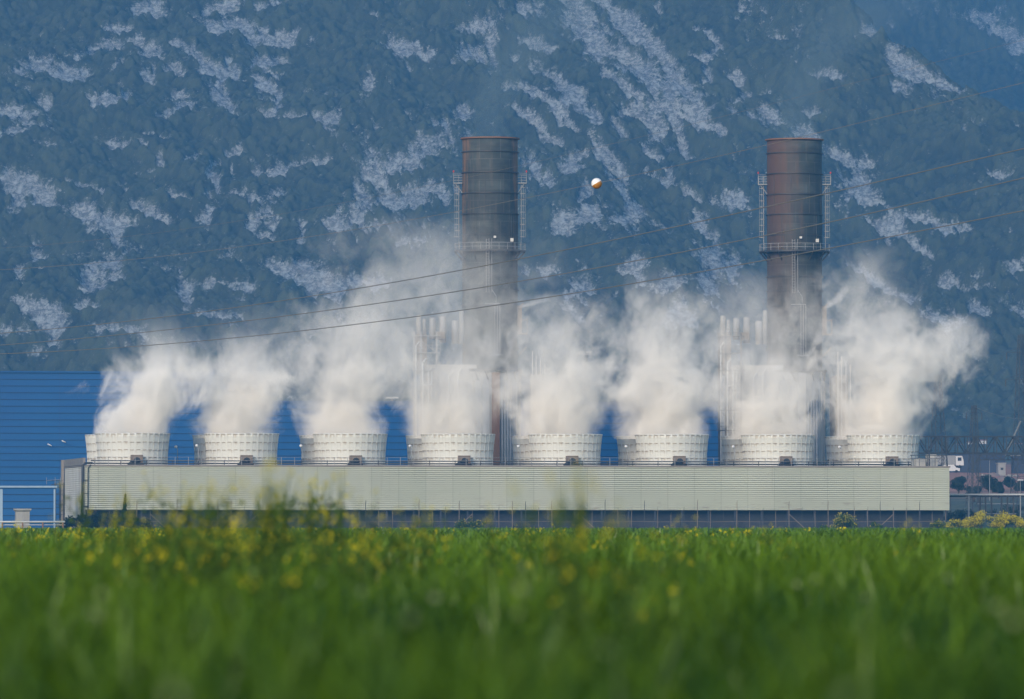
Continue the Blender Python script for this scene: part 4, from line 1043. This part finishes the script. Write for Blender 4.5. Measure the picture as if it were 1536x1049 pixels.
# van-like lower car
r = thing('white_van', 'small white van parked in front of the white truck', 'van', (X(1426, 1600), 1600, Z(709, 1600)), R(5))
mb = MB(); mb.add([(-2.2,-.9,.4),(2.2,-.9,.4),(2.2,-.9,1.1),(1.2,-.9,1.3),(.7,-.9,2.0),(-2.2,-.9,2.0),(-2.2,.9,.4),(2.2,.9,.4),(2.2,.9,1.1),(1.2,.9,1.3),(.7,.9,2.0),(-2.2,.9,2.0)],
   [(0,1,2,3,4,5),(11,10,9,8,7,6),(0,6,7,1),(1,7,8,2),(2,8,9,3),(3,9,10,4),(4,10,11,5),(5,11,6,0)]); mb.build('body', M['wpaint'], r)
for x in (-1.4, 1.3):
    mb = MB(); mb.tube((x, -.95, .35), (x, .95, .35), .35, 12); mb.build('wheel', M['tyre'], r)
# olive trees in the yard
def tree(label, px, py_base, py_top, wpx, Y):
    zg = gz(Y)-.2; w = wpx*Y/F; h = Z(py_top, Y)-zg
    root = thing('olive_tree', label, 'tree', (X(px, Y), Y, zg), 0, 'round dark trees in the yard')
    cs = []; rs = []
    for k in range(16):
        a = random.uniform(0, 6.28); q = random.random()**.5*.38*w; cs.append((q*math.cos(a), q*math.sin(a), h*random.uniform(.4, .85))); r_ = random.uniform(.2, .3)*w; rs.append((r_, r_, r_*.8))
    v, f = leaf_cloud(None, cs, rs, [260]*16, .17); np_mesh('crown', v, f, M['leaf_olive'], False, None, root)
    mb = MB(); mb.path([(0,0,0), (.1,0,h*.25), (0,0,h*.6)], [.25,.2,.08], 7)
    for c0 in cs[:6]: mb.path([(0,0,h*.25), c0], [.1,.03], 5)
    mb.build('trunk', M['bark'], root)
for a in [('round dark tree nearest the cooling tower corner', 1437, 738, 713, 24, 1350), ('largest dark round tree in the yard', 1483, 740, 710, 30, 1340), ('small dark tree left of the light pole', 1513, 728, 714, 18, 1420),
          ('dark tree at the right edge behind the light pole', 1530, 735, 719, 20, 1380), ('low dark bushy tree between the two larger yard trees', 1460, 742, 730, 22, 1290), ('low dark tree close beside the largest yard tree', 1497, 742, 722, 18, 1330),
          ('dark tree just outside the right edge', 1560, 735, 712, 26, 1380)]: tree(*a)
g_ = random.Random(4)
for k in range(10):
    px = 1424+k*13; shrub('scrub_bush', 'low dark scrub bush behind the pipe rack', 'bush', px, 1060+g_.uniform(0, 120), 3.2, 3+g_.uniform(-.6, 1), M['leaf_olive'], 12, .16, 120, 'scrub bushes behind the pipe rack', z0=1)

# ------------------------------------------------------------------ steam
def plume(name, label, prof, Yc, zbase, D, seed, color=(1, 1, 1), nscale=.19, depth=1.1, A0=.65, A1=4.6, soft=.75, aniso=-.4, cat='steam plume', group='steam plumes over the fan stacks', steam=False):
    """prof: list of (py, xl, xr, d): half width and centre line at each height"""
    prof = sorted(prof, key=lambda p: -p[0])
    if steam: prof = [(p, (a+b)/2-(b-a)/2*w_*1.05, (a+b)/2+(b-a)/2*w_*1.05, d) for (p, a, b, d) in prof for w_ in [1+.34*min(1, max(0, (630-p)/100))]]
    zs = np.array([Z(p[0], Yc) for p in prof]); zs[0] = zbase
    xc = np.array([X((p[1]+p[2])/2, Yc) for p in prof]); rr = np.array([(p[2]-p[1])/2/F*Yc for p in prof]); dd = np.array([p[3] for p in prof])
    H = zs[-1]-zs[0]; ox = xc[0]
    root_loc = (ox, Yc, zs[0])
    xr = np.abs(xc-ox).max()+.01; rmax = rr.max()
    t = NT(name + ' volume'); t.t.nodes.remove(t.b)
    o = t.obj(); xyz = t.sep(o)
    u = t.math('DIVIDE', xyz[2], H, clamp=True)
    def curve(vals):
        fc = t.n('FloatCurve'); c = fc.mapping.curves[0]
        pts = sorted(zip((zs-zs[0])/H, vals))
        c.points[0].location = pts[0]; c.points[1].location = pts[-1]
        for p in pts[1:-1]: c.points.new(*p)
        for p in c.points: p.handle_type = 'AUTO_CLAMPED'
        fc.mapping.update(); t.l(u, fc.inputs['Value']); return fc.outputs[0]
    xcn = t.math('MULTIPLY', t.math('SUBTRACT', curve((xc-ox)/xr*.5+.5), .5), 2*xr)
    rn = t.math('MULTIPLY', curve(rr/rmax), rmax)
    dn = curve(dd**(2.0 if steam else 1))
    dx = t.math('DIVIDE', t.math('SUBTRACT', xyz[0], xcn), rn)
    dy = t.math('DIVIDE', xyz[1], t.math('MULTIPLY', rn, depth))
    rad = t.math('SQRT', t.math('ADD', t.math('MULTIPLY', dx, dx), t.math('MULTIPLY', dy, dy)))
    nv = t.map(o, (1, 1, .8), (seed*13.7, seed*7.1, seed*3.3))
    nz = t.noise(nv, nscale, 7, .68, .5)
    amp = t.math('ADD', A0, t.math('MULTIPLY', t.math('POWER', u, .8), A1-A0))
    val = t.math('ADD', t.math('SUBTRACT', 1.0, rad), t.math('MULTIPLY', t.math('SUBTRACT', nz, .52), t.math('MULTIPLY', amp, 2.0)))
    den = t.math('MULTIPLY', t.ramp(val, 0.0, soft), t.math('MULTIPLY', dn, D))
    pv = t.n('VolumePrincipled'); pv.inputs['Color'].default_value = (*color, 1); t.l(den, pv.inputs['Density']); pv.inputs['Anisotropy'].default_value = aniso
    t.l(pv.outputs[0], t.out.inputs['Volume'])
    # hull
    mb = MB(); n = 20; vs = []; K = 14
    uu = np.linspace(0, 1, K)
    for k, q in enumerate(uu):
        cx_ = np.interp(q, (zs-zs[0])/H, xc)-ox; r_ = np.interp(q, (zs-zs[0])/H, rr)*(1.02+.55*min(1, q*4))
        lump = [1+.06*math.sin(3*i*2*math.pi/n+k*.9+seed)+.05*math.sin(5*i*2*math.pi/n-k*1.3) if k else 1 for i in range(n)]
        for i in range(n):
            a_ = 2*math.pi*i/n; vs.append((cx_+r_*lump[i]*math.cos(a_), r_*depth*lump[i]*math.sin(a_), q*H))
    fs = [(k*n+i, k*n+(i+1) % n, (k+1)*n+(i+1) % n, (k+1)*n+i) for k in range(K-1) for i in range(n)] + [tuple(range(n))[::-1], tuple(range((K-1)*n, K*n))]
    mb.add(vs, fs, True)
    ob = mb.build(name, t.mat, None, root_loc)
    return tag(ob, label, cat, group)
ZT = TOP-.6
PL = [
 ('white steam leaning right off the leftmost fan stack', [(650,130,260,1),(625,138,272,1),(600,154,294,.9),(570,170,308,.8),(545,190,308,.55),(520,205,302,.33),(490,195,290,.16),(450,165,280,0)]),
 ('white steam rising off the second fan stack from the left', [(650,290,418,1),(625,288,420,1),(600,290,430,.9),(570,298,440,.75),(545,312,445,.52),(515,328,446,.33),(485,335,446,.18),(450,345,440,0)]),
 ('tallest steam column climbing right off the third fan stack from the left', [(650,448,580,1),(625,445,582,1),(600,448,590,.75),(560,450,615,.55),(520,458,630,.42),(470,480,650,.32),(430,520,680,.27),(390,548,700,.22),(350,545,700,.17),(318,560,680,0)]),
 ('steam off the fourth fan stack veiling the foot of the grey chimney', [(650,608,742,1),(625,605,745,1),(600,606,748,.75),(565,604,765,.5),(530,612,775,.31),(490,620,785,.27),(450,630,790,.22),(410,635,800,.16),(350,650,800,0)]),
 ('cream steam off the fifth fan stack right of the grey chimney', [(650,766,902,1),(625,762,906,1),(600,758,912,.8),(570,760,905,.65),(535,762,898,.5),(500,765,885,.4),(465,775,865,.3),(435,780,850,0)]),
 ('cream steam column off the sixth fan stack', [(650,925,1063,1),(625,922,1068,1),(600,908,1072,.8),(570,905,1068,.65),(535,912,1060,.55),(500,922,1045,.45),(460,932,1030,.35),(425,935,1010,.2),(395,940,1000,0)]),
 ('steam off the seventh fan stack veiling the foot of the rusty chimney', [(650,1083,1224,1),(625,1080,1228,1),(600,1078,1232,.75),(565,1075,1225,.55),(530,1072,1225,.34),(495,1062,1215,.29),(455,1055,1210,.24),(400,1055,1190,0)]),
 ('billowing cream steam off the rightmost fan stack', [(650,1242,1386,1),(625,1244,1392,1),(600,1246,1400,.85),(570,1246,1408,.7),(540,1246,1415,.6),(510,1246,1400,.5),(475,1246,1365,.4),(435,1250,1345,.32),(395,1255,1345,.22),(360,1265,1335,0)]),
]
for i, (lab, prof) in enumerate(PL):
    Yc = bank(S0+i*PIT, 13).y
    plume('steam_plume', lab, prof, Yc, ZT, .5, i+1, (1., .975, .935), steam=True)
plume('steam_plume', 'wispy arm of steam drifting right beyond the rightmost fan stack', [(572,1340,1420,.3),(550,1350,1450,.4),(530,1360,1475,.45),(510,1375,1485,.4),(490,1395,1480,.3),(470,1400,1470,0)], bank(S0+7*PIT, 13).y, Z(572, 970), .26, 23, (1., .98, .95), A0=1.6)
plume('steam_jet', 'small bright steam puff beside the grey chimney', [(462,774,786,1),(458,776,806,.8),(450,790,835,.3),(440,800,850,0)], 999, Z(462, 999), .3, 31, (1, 1, 1), .9, 1, .8, 2, cat='steam puff', group='small steam puffs beside the chimneys')
plume('steam_jet', 'small bright steam puff beside the rusty chimney', [(462,1234,1248,1),(452,1240,1264,1),(442,1250,1272,.9),(430,1256,1280,.4),(418,1262,1280,0)], 1007, Z(462, 1007), .35, 35, (1, 1, 1), .9, 1, .8, 2, cat='steam puff', group='small steam puffs beside the chimneys')
for k, (cpx, CY, lab) in enumerate(((735, 1000, 'faint grey exhaust drifting up from the grey chimney'), (1192, 1008, 'faint grey exhaust drifting up from the rusty chimney'))):
    b = cpx-735
    plume('exhaust_haze', lab, [(207,694+b,772+b,1),(170,694+b,778+b,.9),(130,700+b,800+b,.7),(80,715+b,850+b,.5),(30,730+b,930+b,.35),(-40,760+b,1020+b,0)], CY, Z(207, CY), .07, 41+k, (.16, .25, .33), .08, 1, .3, .9, .6, cat='exhaust haze', group='exhaust from the chimneys')

# ------------------------------------------------------------------ haze
t = NT('haze air'); t.t.nodes.remove(t.b)
pv = t.n('VolumePrincipled'); pv.inputs['Color'].default_value = (.07, .31, .66, 1); pv.inputs['Density'].default_value = .00023
t.l(pv.outputs[0], t.out.inputs['Volume'])
mb = MB(); mb.box(-4300, 4300, -500, 5400, -1, 1050)
tag(mb.build('haze', t.mat), 'pale blue haze filling the air before the mountain', 'haze', kind='stuff')
